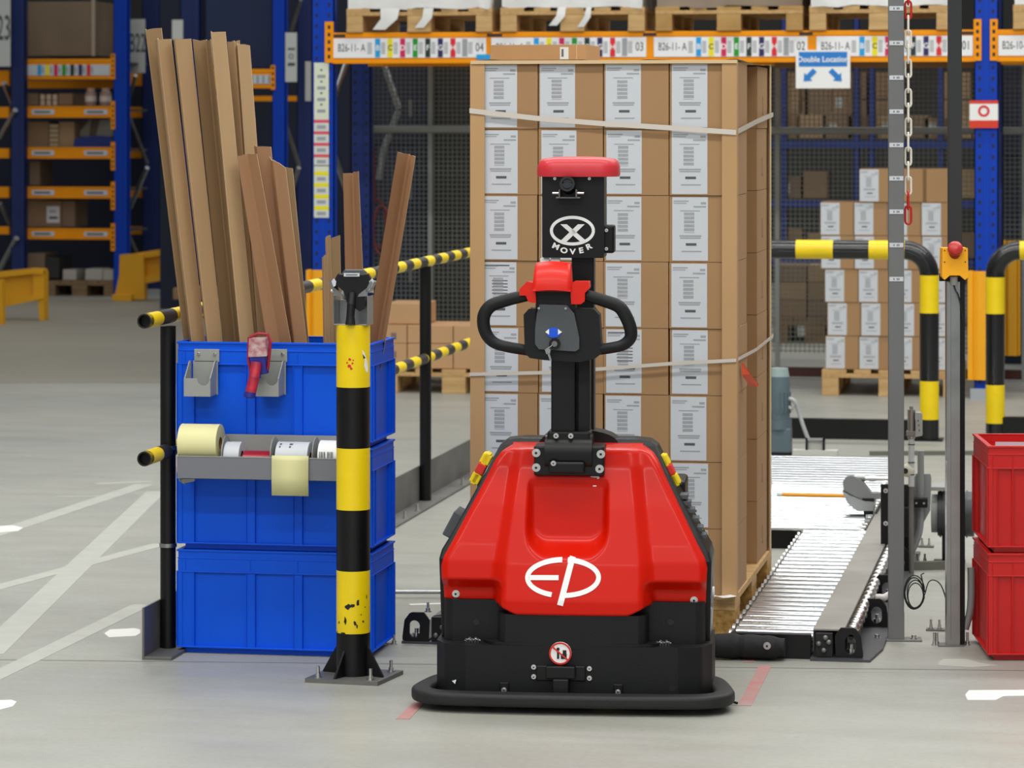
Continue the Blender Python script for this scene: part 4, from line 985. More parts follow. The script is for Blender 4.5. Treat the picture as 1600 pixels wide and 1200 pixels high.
# orange stick on the rollers
a = WF.p(1222,764,13.45); b_ = WF.p(1322,766,13.45); m = MB(); m.cyl((a.x,13.45,zr+.009),(b_.x,13.45,zr+.009),.008,mat('orange_stick','e09a1c',.4),12); m.cyl((a.x-.02,13.45,zr+.009),(a.x,13.45,zr+.009),.0082,PAPER,12); tag(m.build('reflector_stick'), 'orange stick with white tip lying across the conveyor rollers', 'stick')
# guide shoe and drive unit
Yg = 12.9
gs = thing('guide_shoe', 'grey curved steel guide shoe on a black block at the conveyor\'s right edge', 'guide', (WF.x(1350,Yg), Yg, 0))
gp = lambda a, b_: (WF.p(a,b_,Yg).x-gs.location.x, WF.p(a,b_,Yg).z)
m = MB(); m.prism([gp(*q_) for q_ in ((1317,752),(1322,745),(1332,742),(1345,748),(1362,770),(1378,769),(1376,778),(1350,780),(1332,772),(1320,765))], -.03, .03, mat('cast_grey','8d8f8f',.4,.3), 'y', True); m.build('shoe', gs, bevel=.006)
m = MB(); m.prism([gp(*q_) for q_ in ((1317,765),(1330,772),(1352,781),(1368,782),(1366,796),(1340,796),(1326,785))], -.05, .05, STEEL, 'y'); m.build('wear_plate', gs, bevel=.003)
m = MB(); a = gp(1348,777); b_ = gp(1367,795); m.box(a[0],b_[0],-.04,.04,b_[1],a[1],BLKP); m.box(a[0]+.005,b_[0]-.005,-.03,.03,0.0 if False else b_[1]-.02,b_[1],BLKP); m.build('block', gs)
m = MB(); a = gp(1340,748); m.cyl((a[0]-.01,0,a[1]+.004),(a[0]+.03,0,a[1]+.004),.014,STEEL,16); m.cyl((a[0]+.03,0,a[1]+.002),(a[0]+.12,0,a[1]+.002),.007,BOLT,10); m.cyl((a[0]+.045,0,a[1]+.002),(a[0]+.07,0,a[1]+.002),.012,BOLT,10); m.build('stud', gs)
Yd = 11.95
du = thing('conveyor_drive', 'black and grey conveyor drive unit with motor half hidden by the grey post', 'drive unit', (WF.x(1385,Yd), Yd, 0)); ox = du.location.x
X = lambda px: WF.x(px,Yd)-ox
Zd = lambda py: WF.z(py,Yd,1400)
m = MB(); m.box(X(1376),X(1426),0,.02,Zd(880),Zd(757),BLKP); m.box(X(1410),X(1428),-.05,0,Zd(838),Zd(790),BLKP); m.box(X(1376),X(1430),0,.30,0,.02,BLKP); m.build('drive_plate', du, bevel=.003)
for py in (767,818):
    mb = MB(); boltm(mb, X(1384), -.0005, Zd(py), .007); mb.build('bolt', du)
m = MB(); m.prism([(X(a),Zd(b_)) for a,b_ in ((1422,760),(1430,742),(1452,742),(1454,748),(1452,800),(1440,822),(1424,880),(1410,880),(1410,820),(1422,800))], .05, .07, mat('grey_plate','8b9090',.45), 'y'); m.build('side_plate', du, bevel=.002)
m = MB(); m.tube(bez([(X(1438),.03,Zd(705)),(X(1438),.03,Zd(790)),(X(1437),.03,Zd(825)),(X(1430),.03,Zd(850)),(X(1418),.03,Zd(872))],5), .012, mat('pipe_grey','8f9494',.35,.2), 14); m.build('bent_pipe', du)
m = MB(); m.box(X(1426),X(1449),-.01,.03,Zd(792),Zd(778),BLKP); o = m.build('pipe_clamp', du, bevel=.002)
for px in (1432,1444):
    mb = MB(); boltm(mb, X(px), -.0105, Zd(785), .003); mb.build('bolt', o)
m = MB(); m.cyl((X(1453),.14,Zd(808)),(X(1463),.14,Zd(808)),.07,SGRY,30); m.cyl((X(1463),.14,Zd(808)),(X(1520),.14,Zd(808)),.082,mat('motor_charcoal','3c3f42',.45),30)
for k in range(9): m.cyl((X(1466)+.012*k,.14,Zd(808)),(X(1466)+.012*k+.004,.14,Zd(808)),.087,mat('motor_charcoal','3c3f42'),30)
m.box(X(1453),X(1476),.05,.2,Zd(768),Zd(762),SGRY); m.box(X(1455),X(1505),.06,.22,0,.012,BLKP); m.box(X(1470),X(1500),.1,.18,.01,Zd(840),BLKP)
m.build('gear_motor', du, bevel=.002)
m = MB(); m.ring((X(1523),.05,Zd(800)),(X(1527),.05,Zd(800)),.05,.04,SGRY,28); m.build('cable_loop', du)
ps = thing('proximity_unit', 'slim grey valve unit on a stem right of the grey post', 'sensor', (WF.x(1424,11.8), 11.8, 0)); oxp = ps.location.x
Xp = lambda px: WF.x(px,11.8)-oxp; Zp = lambda py: WF.z(py,11.8,1424)
m = MB(); m.cyl((0,0,Zp(760)),(0,0,Zp(680)),.011,mat('pale_grey_tube','b5b9ba',.4),14); m.cyl((0,0,Zp(685)),(0,0,Zp(640)),.014,STEEL,16); m.cyl((0,0,Zp(640)),(0,0,Zp(635)),.007,STEEL,10); m.cyl((0,0,0),(0,0,Zp(760)),.009,DSTEEL,10); m.build('stem', ps)
m = MB(); m.box(Xp(1416),Xp(1434),-.016,.016,Zp(681),Zp(673),mat('taupe_plastic','77716c',.5)); m.build('clamp', ps, bevel=.002)
m = MB(); m.prism([(Xp(1431),Zp(682)),(Xp(1441),Zp(680)),(Xp(1441),Zp(648)),(Xp(1439),Zp(644)),(Xp(1431),Zp(644))], -.02, .02, SGRY, 'y'); 
for k,py in enumerate((655,662,670)): m.box(Xp(1434)+.002*k,Xp(1436)+.002*k,-.0206,-.02,Zp(py+3),Zp(py),INKD)
m.build('housing', ps, bevel=.003)
for py in (695,723,742):
    mb = MB(); mb.ring((0,0,Zp(py)),(0,0,Zp(py)+.003),.0125,.011,BKP,16); mb.build('cable_tie', ps)
m = MB(); m.ball((Xp(1418),0,Zp(735)),.03,mat('cream_plastic','c9c6b4',.5),12,(.9,.6,.8)); m.cyl((Xp(1415),-.02,Zp(735)),(Xp(1415),-.024,Zp(735)),.010,BKP,14); m.build('junction_cap', ps)
# green grey motor standing behind the load
Ym = 15.55
gm = thing('green_motor', 'upright grey green geared motor behind the right rear corner of the load', 'motor', (WF.x(1217,Ym), Ym, 0)); 
Zm = lambda py: WF.z(py,Ym,1220)
m = MB(); m.cyl((0,0,Zm(655)),(0,0,Zm(588)),.052,GREEN,28); m.cyl((0,0,Zm(588)),(0,0,Zm(575)),.05,mat('pale_green_cap','93a5a3',.45),28,r2=.043)
for k in range(10):
    a = PI+PI*k/9*1.0; m.box(-.004,.004,.05,.058,Zm(645),Zm(612),GREEN,Matrix.Rotation(a,4,'Z'))
m.build('motor_body', gm)
m = MB(); m.cyl((0,0,Zm(670)),(0,0,Zm(655)),.062,GREEN,28); m.box(-.05,.06,-.05,.05,Zm(706),Zm(668),GREEN); m.box(-.055,.065,-.05,.05,0,Zm(704),BLKP); m.build('gear_housing', gm, bevel=.006)
m = MB(); m.tube(bez([(.045,-.02,Zm(622)),(.075,-.03,Zm(625)),(.095,-.02,Zm(640)),(.115,-.02,Zm(662)),(.14,-.02,Zm(684))],6),.010,mat('pale_grey_cable','a9acaa',.5),10); m.tube(bez([(.04,-.02,Zm(632)),(.065,-.03,Zm(638)),(.075,-.03,Zm(628))],5),.007,mat('pale_grey_cable','a9acaa'),8); m.build('motor_cable', gm)
m = MB(); x0, x1 = WF.x(1259,15.4), WF.x(1289,15.4); z0, z1 = 0.083, WF.z(685,15.4,1270); xx = x0
m.box(x0,x0+.010,15.38,15.42,z0,z1,BLKP); m.box(x1-.010,x1,15.38,15.42,z0,z1,BLKP); m.box(x0,x1,15.38,15.42,z1-.008,z1,SGRY); m.box(x0+.01,x1-.01,15.40,15.405,z0,z1,mat('pale_panel','c8c8c0',.5)); m.box(x0-.06,x1+.06,15.36,15.44,0,.083,mat('pale_panel','c8c8c0'))
tag(m.build('sensor_bracket'), 'small black framed bracket standing behind the far rollers', 'bracket')

# ================================================================== POSTS AT THE RIGHT
GD = 10.26; gpos = ground(1400, 1000); 
gpst = thing('measuring_post', 'tall dark grey square post with small white height labels', 'post', gpos, YAW*.6)
hs = 12*GD/F
m = MB(); m.box(-hs,hs,-hs,hs,.006,2.35,PGRY); m.build('column', gpst, bevel=.002)
m = MB(); m.box(-.08,.08,-.035,.03,0,.006,DSTEEL); m.build('base_plate', gpst, bevel=.001)
for x in (-.06,.055):
    mb = MB(); boltm(mb, x, -.01, .006, .009, 'z'); mb.build('anchor_bolt', gpst)
m = MB(); m.box(-hs-.001,hs+.001,-hs-.001,hs+.001,.006,.09,PGRY); m.build('sleeve', gpst)
zz = [WF.z(py, gpos.y, 1400) for py in (13,67,121,174,226,278,330,382,435)]
zz += [zz[0]+.107*k for k in (1,2)]
txts = ['2,00','1,90','1,80','1,70','1,60','1,50','1,40','1,30','1,20','2,10','2,20']
for z, t in zip(zz, txts):
    mb = MB(); mb.box(-hs*.9,hs*.9,-hs-.0015,-hs,z-.008,z+.006,PAPER)
    for k in range(4):
        if k != 1: mb.box(-.009+k*.005,-.006+k*.005,-hs-.002,-hs-.0014,z-.004,z+.002,INKD)
    mb.build('height_label', gpst)
# silver post with emergency stop
sp = ground(1489, 1008); SY = sp.y
pst = thing('aluminium_post', 'slim aluminium control post with dark side right of the grey post', 'post', sp, YAW)
s0 = 10.16/F
m = MB(); m.box(-11*s0,9.5*s0,-.022,.02,.004,WF.z(440,SY,1489),STEEL); m.box(-5*s0,-4.4*s0,-.0224,-.0218,.02,WF.z(450,SY,1489),DSTEEL); m.build('profile', pst, bevel=.002)
m = MB(); m.box(9.6*s0,18*s0,-.012,.03,.004,WF.z(436,SY,1489),BLKP); m.build('side_channel', pst, bevel=.001)
m = MB(); m.box(-.05,.03,-.035,.03,0,.004,DSTEEL); m.build('base_plate', pst)
for x in (-.05,-.058,.045):
    mb = MB(); boltm(mb, x, -.0, .0, .008, 'z'); mb.cyl((x,0,0),(x,0,.04),.004,BOLT,8); mb.build('anchor_bolt', pst)
m = MB(); m.tube(bez([(.038,.0,.05),(.055,.0,.12),(.058,.01,.24)],6),.012,mat('grey_hose','7b7d7c',.5),10); m.build('hose', pst)
es = thing('emergency_stop', 'yellow emergency stop box with red mushroom button on the aluminium post', 'emergency stop', (sp.x, SY-.005, 0), YAW)
ez = lambda py: WF.z(py, SY-.03, 1489)
m = MB(); m.prism([(-20*s0,ez(432)),(-19*s0,ez(387)),(20*s0,ez(387)),(21*s0,ez(432)),(16*s0,ez(437)),(8*s0,ez(430)),(-8*s0,ez(430)),(-16*s0,ez(437))], -.045, .02, AMB, 'y'); m.build('housing', es, bevel=.003)
m = MB(); m.box(-20*s0,20*s0,.0,.024,ez(440),ez(428),BLKP); m.build('backplate', es)
m = MB(); zc = ez(392); m.cyl((0,-.03,zc-.012),(0,-.048,zc-.000),.019,mat('dark_red_button','8e1c20',.4),24); i0_ = len(m.v); m.lathe([(.019,0),(.021,.004),(.021,.012),(.017,.018),(.006,.021)], (0,0,0), mat('red_button','c0302c',.35), 28); 
R_ = Matrix.Translation((0,-.046,zc+.004)) @ Matrix.Rotation(math.radians(62),4,'X')
for i in range(i0_, len(m.v)): m.v[i] = tuple(R_ @ (Vector(m.v[i])*1.12))
m.build('mushroom_button', es)
m = MB(); m.cyl((0,-.02,ez(432)),(0,-.018,ez(445)),.012,SGRY,16); m.build('cable_gland', es); m = MB(); m.tube(bez([(0,-.018,ez(445)),(.006,-.03,ez(455)),(.012,-.03,ez(460)),(.02,-.026,ez(475)),(.028,-.02,ez(500))],5),.0022,BKP,6); m.build('cable', es)
for x in (-16,16):
    for py in (391,409):
        mb = MB(); mb.cyl((x*s0,-.0452,ez(py)),(x*s0,-.0462,ez(py)),.0022,BKP,8); mb.build('screw', es)
bp_ = atD(1493, 10.32); m = MB(); hb2 = 10*10.32/F; m.box(-hb2,hb2,-.0,.04,0,2.4,mat('charcoal_paint','2b2d2e',.5)); o = m.build('black_column', bevel=.001); o.location = bp_; o.rotation_euler = (0,0,YAW); tag(o, 'tall black square column rising behind the emergency stop box', 'column')
# cable coil between the posts
ccx = ground(1432, 1003).y
m = MB(); pts = []; rq = random.Random(2)
for k in range(5*20):
    t = 2*PI*k/20; q_ = k//20; R1 = (.032,.026,.030,.024,.029)[q_]; pts.append((R1*math.cos(t)+(.0,.003,-.002,.004,.0)[q_], -.004*q_, (.052,.044,.050,.040,.047)[q_]*math.sin(t)-(.0,.006,.003,.010,.0)[q_]))
cc0 = WF.p(1429, 925, ccx)
pts = bez([(.03,0,.06),(.02,0,.055)],3)+[Vector(p) for p in pts]+bez([(.034,-.02,0),(.045,-.02,.035),(.065,-.015,.04),(.085,-.01,.02),(.10,-.005,-.03),(.104,.0,-.07)],5)
m.tube(pts,.0020,BKP,6); o = m.build('cable_coil', loc=cc0); tag(o, 'coil of thin black cable hanging between the grey and aluminium posts', 'cable')
# red and white chain
chy = gpos.y-.0
cp0 = WF.p(1419, 0, chy); ch = thing('plastic_chain', 'hanging white plastic chain with red end links beside the grey post', 'chain', (cp0.x, chy, 0))
RCH = mat('red_chain','c81c1c',.4); WCH = mat('white_chain','ece6d8',.4)
P1 = .0460; zt2 = WF.z(-30, chy, 1419)
def linkmesh(mt):
    mb = MB(); pts = []; a, b_ = .0092, .0195
    for k in range(6): t = PI*k/5; pts.append((a*math.cos(t),0,b_+a*math.sin(t)))
    for k in range(6): t = PI+PI*k/5; pts.append((a*math.cos(t),0,-b_+a*math.sin(t)))
    mb.tube(pts,.0036,mt,8,closed=True); return mb.mesh('link')
lr, lw_ = linkmesh(RCH), linkmesh(WCH)
k = 0; z = zt2
while z > WF.z(338, chy, 1419):
    py = HY+(CAMH-z)*10.35/5100*0 + (CAMH-z)*F/10.38
    o = mkobj('link', lr if (py < 18 or py > 296) else lw_, ch, (0,0,z)); o.rotation_euler = (0,0,(0 if k%2 == 0 else PI/2)+.12); z -= P1; k += 1
# small anchor plates and floor channels
for px, py, lbl in ((1462,985,'small bolted anchor plate left of the aluminium post foot'),(1447,855,'small bolted anchor plate behind the cable coil, farther one'),(1440,880,'small bolted anchor plate behind the cable coil, nearer one')):
    g_ = ground(px,py); t = thing('anchor_plate', lbl, 'anchor plate', g_)
    mb = MB(); mb.box(-.03,.03,-.02,.02,0,.006,DSTEEL); mb.build('plate', t)
    for x in (-.015,.012):
        mb = MB(); boltm(mb, x, 0, .006, .007, 'z'); mb.cyl((x,0,.01),(x,0,.035),.004,BOLT,8); mb.build('bolt', t)
def channel(a, b_, h_, wd, lbl):
    A = ground(*a); B = ground(*b_); d = (B-A).normalized(); n = Vector((-d.y,d.x,0))*wd; mb = MB()
    mb.prism([tuple(A[:2]),tuple(B[:2]),tuple((B+n)[:2]),tuple((A+n)[:2])],0,h_,mat('floor_channel_grey','68695f',.6),'z'); tag(mb.build('floor_channel'), lbl, 'floor channel')
channel((1393,892),(1500,890),.03,.03,'low grey steel channel on the floor behind the cable coil')
channel((1360,712),(1540,711),.02,.03,'thin dark channel on the floor in front of the hoop guards')

# ================================================================== HOOP GUARDS
def hoop(legpx, dirn, label, Dy, xfar, bands_h, py_leg):
    leg = atD(legpx, Dy); Y = leg.y; root = thing('hoop_guard', label, 'hoop guard', leg)
    Zh = lambda py: WF.z(py, Y, legpx); R = .049; zt = Zh(391); er = .125
    BKT = mat('black_gloss_tube','0f1012',.25,coat=.3)
    m = MB(); 
    zs = [0]+[Zh(p) for p in py_leg]; cols = [BKT if k%2 == 0 else YEL for k in range(len(zs))]
    # leg bands listed from floor up
    for k in range(len(zs)-1): m.cyl((0,0,zs[k]),(0,0,zs[k+1]),R,cols[k],32,cap=False)
    ze = zs[-1]; 
    pts = [(0,0,ze)]+[(dirn*(er-er*math.cos(t)),0,zt-er+er*math.sin(t)) for t in [PI/2*k/12 for k in range(13)]]
    m.tube(pts,R,BKT,32,cap=False)
    xx = er; k = 0
    bounds = [er]+[abs(WF.x(p,Y)-leg.x) for p in bands_h]+[xfar-er]
    for a, b_ in zip(bounds, bounds[1:]):
        if b_ > a: m.cyl((dirn*a,0,zt),(dirn*b_,0,zt),R,YEL if k%2 == 0 else BKT,32,cap=False)
        k += 1
    pts = [(dirn*(xfar-er+er*math.sin(t)),0,zt-er+er*math.cos(t)) for t in [PI/2*k/12 for k in range(13)]]+[(dirn*xfar,0,0)]
    m.tube(pts,R,BKT,32,cap=False); m.build('hoop_tube', root)
    m = MB(); m.box(min(0,dirn*xfar)-.0,max(0,dirn*xfar)+.0+ (.045 if dirn < 0 else 0),-.03,.03,.0,.102,BLKP); m.build('kick_bar', root)
    m = MB(); m.box(-.07,.07,-.07,.07,0,.008,BLKP); m.build('foot_plate', root)
    return root
hoop(1452, -1, 'yellow and black hoop guard right of the load, leg behind the grey post', 16.7, 1.30, (1358,1302,1244), (655,595,489,430))
hoop(1555, 1, 'yellow and black hoop guard at the right edge, left leg behind the red crates', 16.9, 1.30, (1630,1690), (661,601,490,433))
# ================================================================== RACKS
RY = 19.39
BLUEP = BLUEU
def upright(parent, x, y, w, h, m_, holes=True, dep=.08, name='upright', z0=0):
    mb = MB(); mb.box(x-w/2,x+w/2,y,y+.012,z0,h,m_); mb.box(x-w/2,x-w/2+.006,y,y+dep,z0,h,m_); mb.box(x+w/2-.006,x+w/2,y,y+dep,z0,h,m_)
    mb.box(x-w*.12,x+w*.12,y-.003,y+.001,z0,h,m_)
    if holes:
        z = z0+.1
        while z < min(h,2.6):
            for s_ in (-1,1): mb.prism([(x+s_*w*.28-.008,z+.008),(x+s_*w*.28+.008,z+.012),(x+s_*w*.28+.007,z-.01),(x+s_*w*.28-.006,z-.012)],y-.0008,y,BKP,'y')
            z += .066
    return mb.build(name, parent)
def bracing(parent, x, y0, y1, z0, z1, n, name='brace', m_=None):
    k = 0; dz = (z1-z0)/n
    for i in range(n):
        a = (x, y0+.04, z0+dz*i); b_ = (x, y1+.04, z0+dz*(i+1))
        if i%2: a, b_ = (x, y1+.04, z0+dz*i), (x, y0+.04, z0+dz*(i+1))
        mb = MB(); mb.cyl(a, b_, .018, m_ or STEEL, 12); mb.build(name, parent)
def connector(parent, x, y, z0, z1, w=.05, m_=ORG):
    mb = MB(); mb.box(x-w/2,x+w/2,y-.010,y,z0,z1,m_)
    n = int((z1-z0)/.045)
    for k in range(n):
        z = z0+.025+k*.045; mb.box(x-.008,x+.008,y-.0106,y-.0098,z,z+.022,BKP)
    return mb.build('beam_connector', parent)
rack = thing('pallet_rack', 'blue and orange pallet rack with location labels behind the carton load', 'pallet rack', (0,RY,0))
xl = WF.x(504.5,RY); xr_ = WF.x(1541,RY)
upright(rack, xl, 0, 36*19.8/F, 3.2, BLUEU); upright(rack, xr_, 0, 37*19.2/F, 3.2, BLUEU)
xr2 = WF.x(556, RY+1.1) if False else xl
upright(rack, xl, 1.05, .13, 3.2, BLUED, True); upright(rack, xr_, 1.05, .14, 3.2, BLUED, True)
upright(rack, xr_+4.0, 0, .14, 3.2, BLUEU)
bracing(rack, xl, 0, 1.05, .2, 3.0, 4); bracing(rack, xr_, 0, 1.05, .2, 3.0, 4)
zb0, zb1 = WF.z(98,RY,1000), WF.z(49,RY,1000)
def beam(parent, x0, x1, y, z0, z1, m_=ORG):
    mb = MB(); hh = z1-z0; mb.box(x0,x1,y,y+.05,z0,z1,m_); mb.box(x0,x1,y-.004,y,z1-hh*.16,z1,m_); mb.box(x0,x1,y-.004,y,z0,z0+hh*.12,m_); return mb.build('beam', parent, bevel=.002)
bm1 = beam(rack, xl+.06, xr_-.06, -.004, zb0, zb1); beam(rack, xl+.06, xr_-.06, 1.0, zb0, zb1); bm2 = beam(rack, xr_+.06, xr_+3.9, -.004, zb0, zb1); beam(rack, xr_+.06, xr_+3.9, 1.0, zb0, zb1)
zc0, zc1 = WF.z(98,RY,515), WF.z(34,RY,515)
connector(rack, WF.x(515,RY), -.005, zc0, zc1, .054); connector(rack, WF.x(1527.5,RY), -.005, zc0, WF.z(30,RY,1527), .045); connector(rack, WF.x(1553,RY), -.005, zc0, WF.z(30,RY,1553), .045)
CHIP_COL = [CCYAN, CYEL, CMAG, CGRN, CDK, CPUR, CRED]
def locstrip(parent, px0, px1, y, num, z0, z1, txt='B26-11- A', full=True):
    x0 = WF.x(px0,RY); x1 = WF.x(px1,RY); mb = MB(); t = y
    mb.box(x0,x1,t-.002,t,z0,z1,mat('bright_white_label','f1f2f3',.5)); s_ = (x1-x0)/239; H_ = z1-z0; zc = (z0+z1)/2
    X = lambda p: x0+(p-521)*s_
    T = lambda tx, a, sz: mb.text(tx, sz, TM(X(a), t-.0026, zc), INKD, ext=.0004, sx=1.0)
    mb.text(txt, H_*.56, TM(X(550), t-.0026, zc), BKP, ext=.0004, sx=.62)
    def bc(a, b_):
        for k in range(7): mb.box(X(a), X(b_), t-.0028, t-.002, zc-H_*.30+k*H_*.088, zc-H_*.30+k*H_*.088+H_*.05, INK)
    if full:
        bc(575,582)
        for k, (c_, L_) in enumerate(zip(CHIP_COL,'BCDEFGH')):
            a = 587+k*19.6; mb.box(X(a),X(a+8),t-.0028,t-.002,z0+H_*.02,z1-H_*.02,c_)
            mb.text(L_, H_*.38, TM(X(a+4), t-.0034, zc), WHT if k not in (1,) else INKD, ext=.0004, bold=.02); bc(a+9.5,a+16)
        mb.box(X(723),X(731),t-.0028,t-.002,z0+H_*.05,z1-H_*.05,INK); bc(732,739)
        mb.text(num, H_*.62, TM(X(750), t-.0026, zc), BKP, ext=.0004, sx=.70)
    return mb.build('location_label', parent)
zl0, zl1 = WF.z(89,RY,1000), WF.z(58,RY,1000)
for a, b_, n_ in ((521,760,'04'),(768,1010,'03'),(1022,1262,'02'),(1276,1520,'01')): locstrip(bm1, a, b_, -.008, n_, zl0, zl1)
locstrip(bm2, 1560, 1800, -.008, '04', zl0, zl1, 'B26-10- A')
m = MB()
for a, b_ in ((520,540),(761,785),(1005,1026),(1249,1270),(1494,1522)): 
    x0, x1 = WF.x(a,RY), WF.x(b_,RY); m.box(x0,x1,-.0092,-.0085,WF.z(56.5,RY,1000),WF.z(51.5,RY,1000),mat('dark_slot','3a2a20',.6))
m.build('beam_slot', bm1)
m = MB(); m.box(WF.x(745,RY),WF.x(767,RY),-.014,-.0105,WF.z(93,RY,750),WF.z(85,RY,750),CCYAN); m.build('blue_tab', bm1)
# vertical label sheet on the left upright
m = MB(); a, b_ = WF.x(491,RY), WF.x(514,RY); Zr = lambda py, px=500: WF.z(py,RY,px)
m.box(a,b_,-.006,-.004,Zr(340),Zr(98),mat('pale_green_sheet','dfe6cf',.5)); PK = mat('pink_print','e2526e',.5)
for k, py in enumerate((108,126,144,162)): m.box(a+.02,b_-.02,-.0066,-.006,Zr(py+14),Zr(py+9),INK); m.box(a+.04,b_-.04,-.0066,-.006,Zr(py+3),Zr(py),INKD)
for py in (187,205,223,241): m.box(a,b_,-.0066,-.006,Zr(py+5),Zr(py),PK); m.box(a+.01,b_-.01,-.0066,-.006,Zr(py+16),Zr(py+7),PAPER); m.box(a+.02,b_-.02,-.007,-.0066,Zr(py+14),Zr(py+9),INK)
m.box(a,b_,-.0066,-.006,Zr(259.5),Zr(258),INKD)
for py in (268,286,304,322): m.box(a,b_,-.0066,-.006,Zr(py+6),Zr(py),CYEL); m.box(a+.01,b_-.01,-.0066,-.006,Zr(py+16),Zr(py+8),PAPER); m.box(a+.02,b_-.02,-.007,-.0066,Zr(py+14),Zr(py+9),INK)
o = m.build('label_sheet', rack); o['label'] = 'pale label sheet with pink and yellow bands'
# signs
Zs = lambda py: WF.z(py,RY-.02,1285)
sg = MB(); x0, x1 = WF.x(1243.5,RY-.02), WF.x(1328.5,RY-.02); sg.box(x0,x1,RY-.022,RY-.018,Zs(138),Zs(78),WHT)
sg.box(x0+.018,x1-.018,RY-.0232,RY-.022,Zs(104),Zs(81),SIGNB)
sg.text('Double Location', .047, TM((x0+x1)/2, RY-.0238, Zs(93)), WHT, ext=.0005, bold=.02, sx=.95)
for cx_, s_ in ((1265,-1),(1306,1)):
    Mx = Matrix.Translation((WF.x(cx_,RY-.02), RY-.0228, Zs(118))) @ Matrix.Rotation(math.radians(45)*s_,4,'Y')
    sg.prism([(-.045,-.016),(.01,-.016),(.01,-.034),(.05,0),(.01,.034),(.01,.016),(-.045,.016)] if s_ > 0 else [(.045,-.016),(-.01,-.016),(-.01,-.034),(-.05,0),(-.01,.034),(-.01,.016),(.045,.016)], -.0006, .0006, SIGNB, 'y', M=Mx)
tag(sg.build('location_sign'), 'white and blue Double Location sign with two diagonal arrows', 'sign')
sg = MB(); x0, x1 = WF.x(1515,RY-.02), WF.x(1559.5,RY-.02); Z5 = lambda py: WF.z(py,RY-.02,1540)
sg.box(x0,x1,RY-.022,RY-.018,Z5(200),Z5(157),WHT); sg.box(x0,x1,RY-.023,RY-.022,Z5(200),Z5(188),mat('orange_red_print','dc3a1c',.5)); sg.box(x0,x1,RY-.023,RY-.022,Z5(162),Z5(157),mat('orange_red_print','dc3a1c'))
xm, zm = (x0+x1)/2, Z5(173.5); sg.ring((xm,RY-.0218,zm),(xm,RY-.0235,zm),.034,.020,CRED,30)
tag(sg.build('warning_sign'), 'small white sign with red bands and red ring on the right upright', 'sign')
# protectors
def protector(px0, px1, py0, py1, y, label, m_=AMB, dep=.12, text=False):
    x0, x1 = WF.x(px0,y), WF.x(px1,y); pm = (px0+px1)/2; z0, z1 = WF.z(py1,y,pm), WF.z(py0,y,pm); z0 = max(z0,0)
    mb = MB(); w_ = x1-x0; mb.box(x0,x0+w_*.14,y,y+dep,z0,z1,m_); mb.prism([(x0+w_*.14,y+.01),(x0+w_*.28,y-.006),(x1-w_*.28,y-.006),(x1-w_*.14,y+.01),(x1-w_*.14,y+.02),(x0+w_*.14,y+.02)], z0, z1, m_, 'z'); mb.box(x1-w_*.14,x1,y,y+dep,z0,z1,m_)
    if text:
        for k in range(4): mb.box(x0+w_*.62,x0+w_*.80,y-.0066,y-.006,z1-.12-.02*k,z1-.108-.02*k,mat('brown_print','9a5a10',.6))
    return tag(mb.build('upright_protector', bevel=.003), label, 'protector')
protector(1512, 1568, 424, 594, RY-.03, 'bright yellow orange upright protector at the foot of the right upright', text=True)
protector(478, 521, 422, 600, RY-.03, 'yellow orange upright protector behind the cardboard profiles', text=True)
protector(1568, 1594, 376, 556, RY+1.0, 'darker orange upright protector at the right edge, behind the hoop guard', m_=YELD)
# feet
m = MB(); x = WF.x(1530,RY); m.box(x-.05,x+.10,-.05,.1,0,.06,mat('pale_foot','aab0b6',.5)); m.build('foot', rack)
# pallets with wrapped goods up on the beams
def wrapped(px0, px1, seed, label, wood=WOOD, film=FILM, tails=(), pl='light wooden pallet'):
    x0, x1 = WF.x(px0,RY), WF.x(px1,RY); p = pallet_geo(x1-x0, 1.1, wood, WOODX, wood); p.location = (x0, RY-.03, zb1+.001)
    sc_ = (WF.z(12,RY,900)-zb1)/.144; p.scale = (1,1,sc_)
    q_ = random.Random(seed); zt_p = zb1+.001+.144*sc_+.001; mb = MB(); H_ = .75; rows_ = []
    for k in range(7):
        z = zt_p + H_*k/6; per = []
        N_ = 40
        for i in range(N_+1):
            t = i/N_*4; sd = int(t) % 4; f = t-int(t); W_, D_ = (x1-x0), 1.06
            a = .01; P_ = [(a,-.01),(W_-a,-.01),(W_-a,D_),(a,D_)]; A, B = P_[sd], P_[(sd+1)%4]
            jit = q_.uniform(-.012,.012) if i not in (0,N_) else 0; per.append(Vector((x0+A[0]+(B[0]-A[0])*f+jit, RY-.02+A[1]+(B[1]-A[1])*f+jit, z+(q_.uniform(-.012,.006) if k == 0 else 0))))
        rows_.append(per)
    mb.grid(rows_, film, True); mb.add(rows_[-1][:-1],[tuple(range(N_))],film)
    for tx, ln, wd in tails:
        X = WF.x(tx,RY); mb.grid([[Vector((X-wd/2,RY-.045,zt_p+.0)),Vector((X+wd/2,RY-.045,zt_p))],[Vector((X-wd*.3-.02,RY-.055,zt_p-ln*.5)),Vector((X+wd*.4,RY-.06,zt_p-ln*.5))],[Vector((X-wd*.4-.06,RY-.05,zt_p-ln)),Vector((X-.03,RY-.05,zt_p-ln))]],film,True)
    o = mb.build('wrapped_goods'); tag(o, label[1], 'wrapped goods', 'film wrapped goods on the rack beam'); tag(p, label[0], 'pallet', 'pallets on the rack beam')
wrapped(543, 770, 1, ('light pallet on the rack beam, leftmost, film tails hanging in its openings','white film wrapped goods on the leftmost pallet of the rack beam'), tails=((612,.13,.12),(672,.12,.06)))
wrapped(783, 1008, 2, ('pallet on the rack beam directly above the flat carton','film wrapped goods on the second pallet of the rack beam, above the flat carton'), tails=((880,.11,.05),(922,.12,.03)))
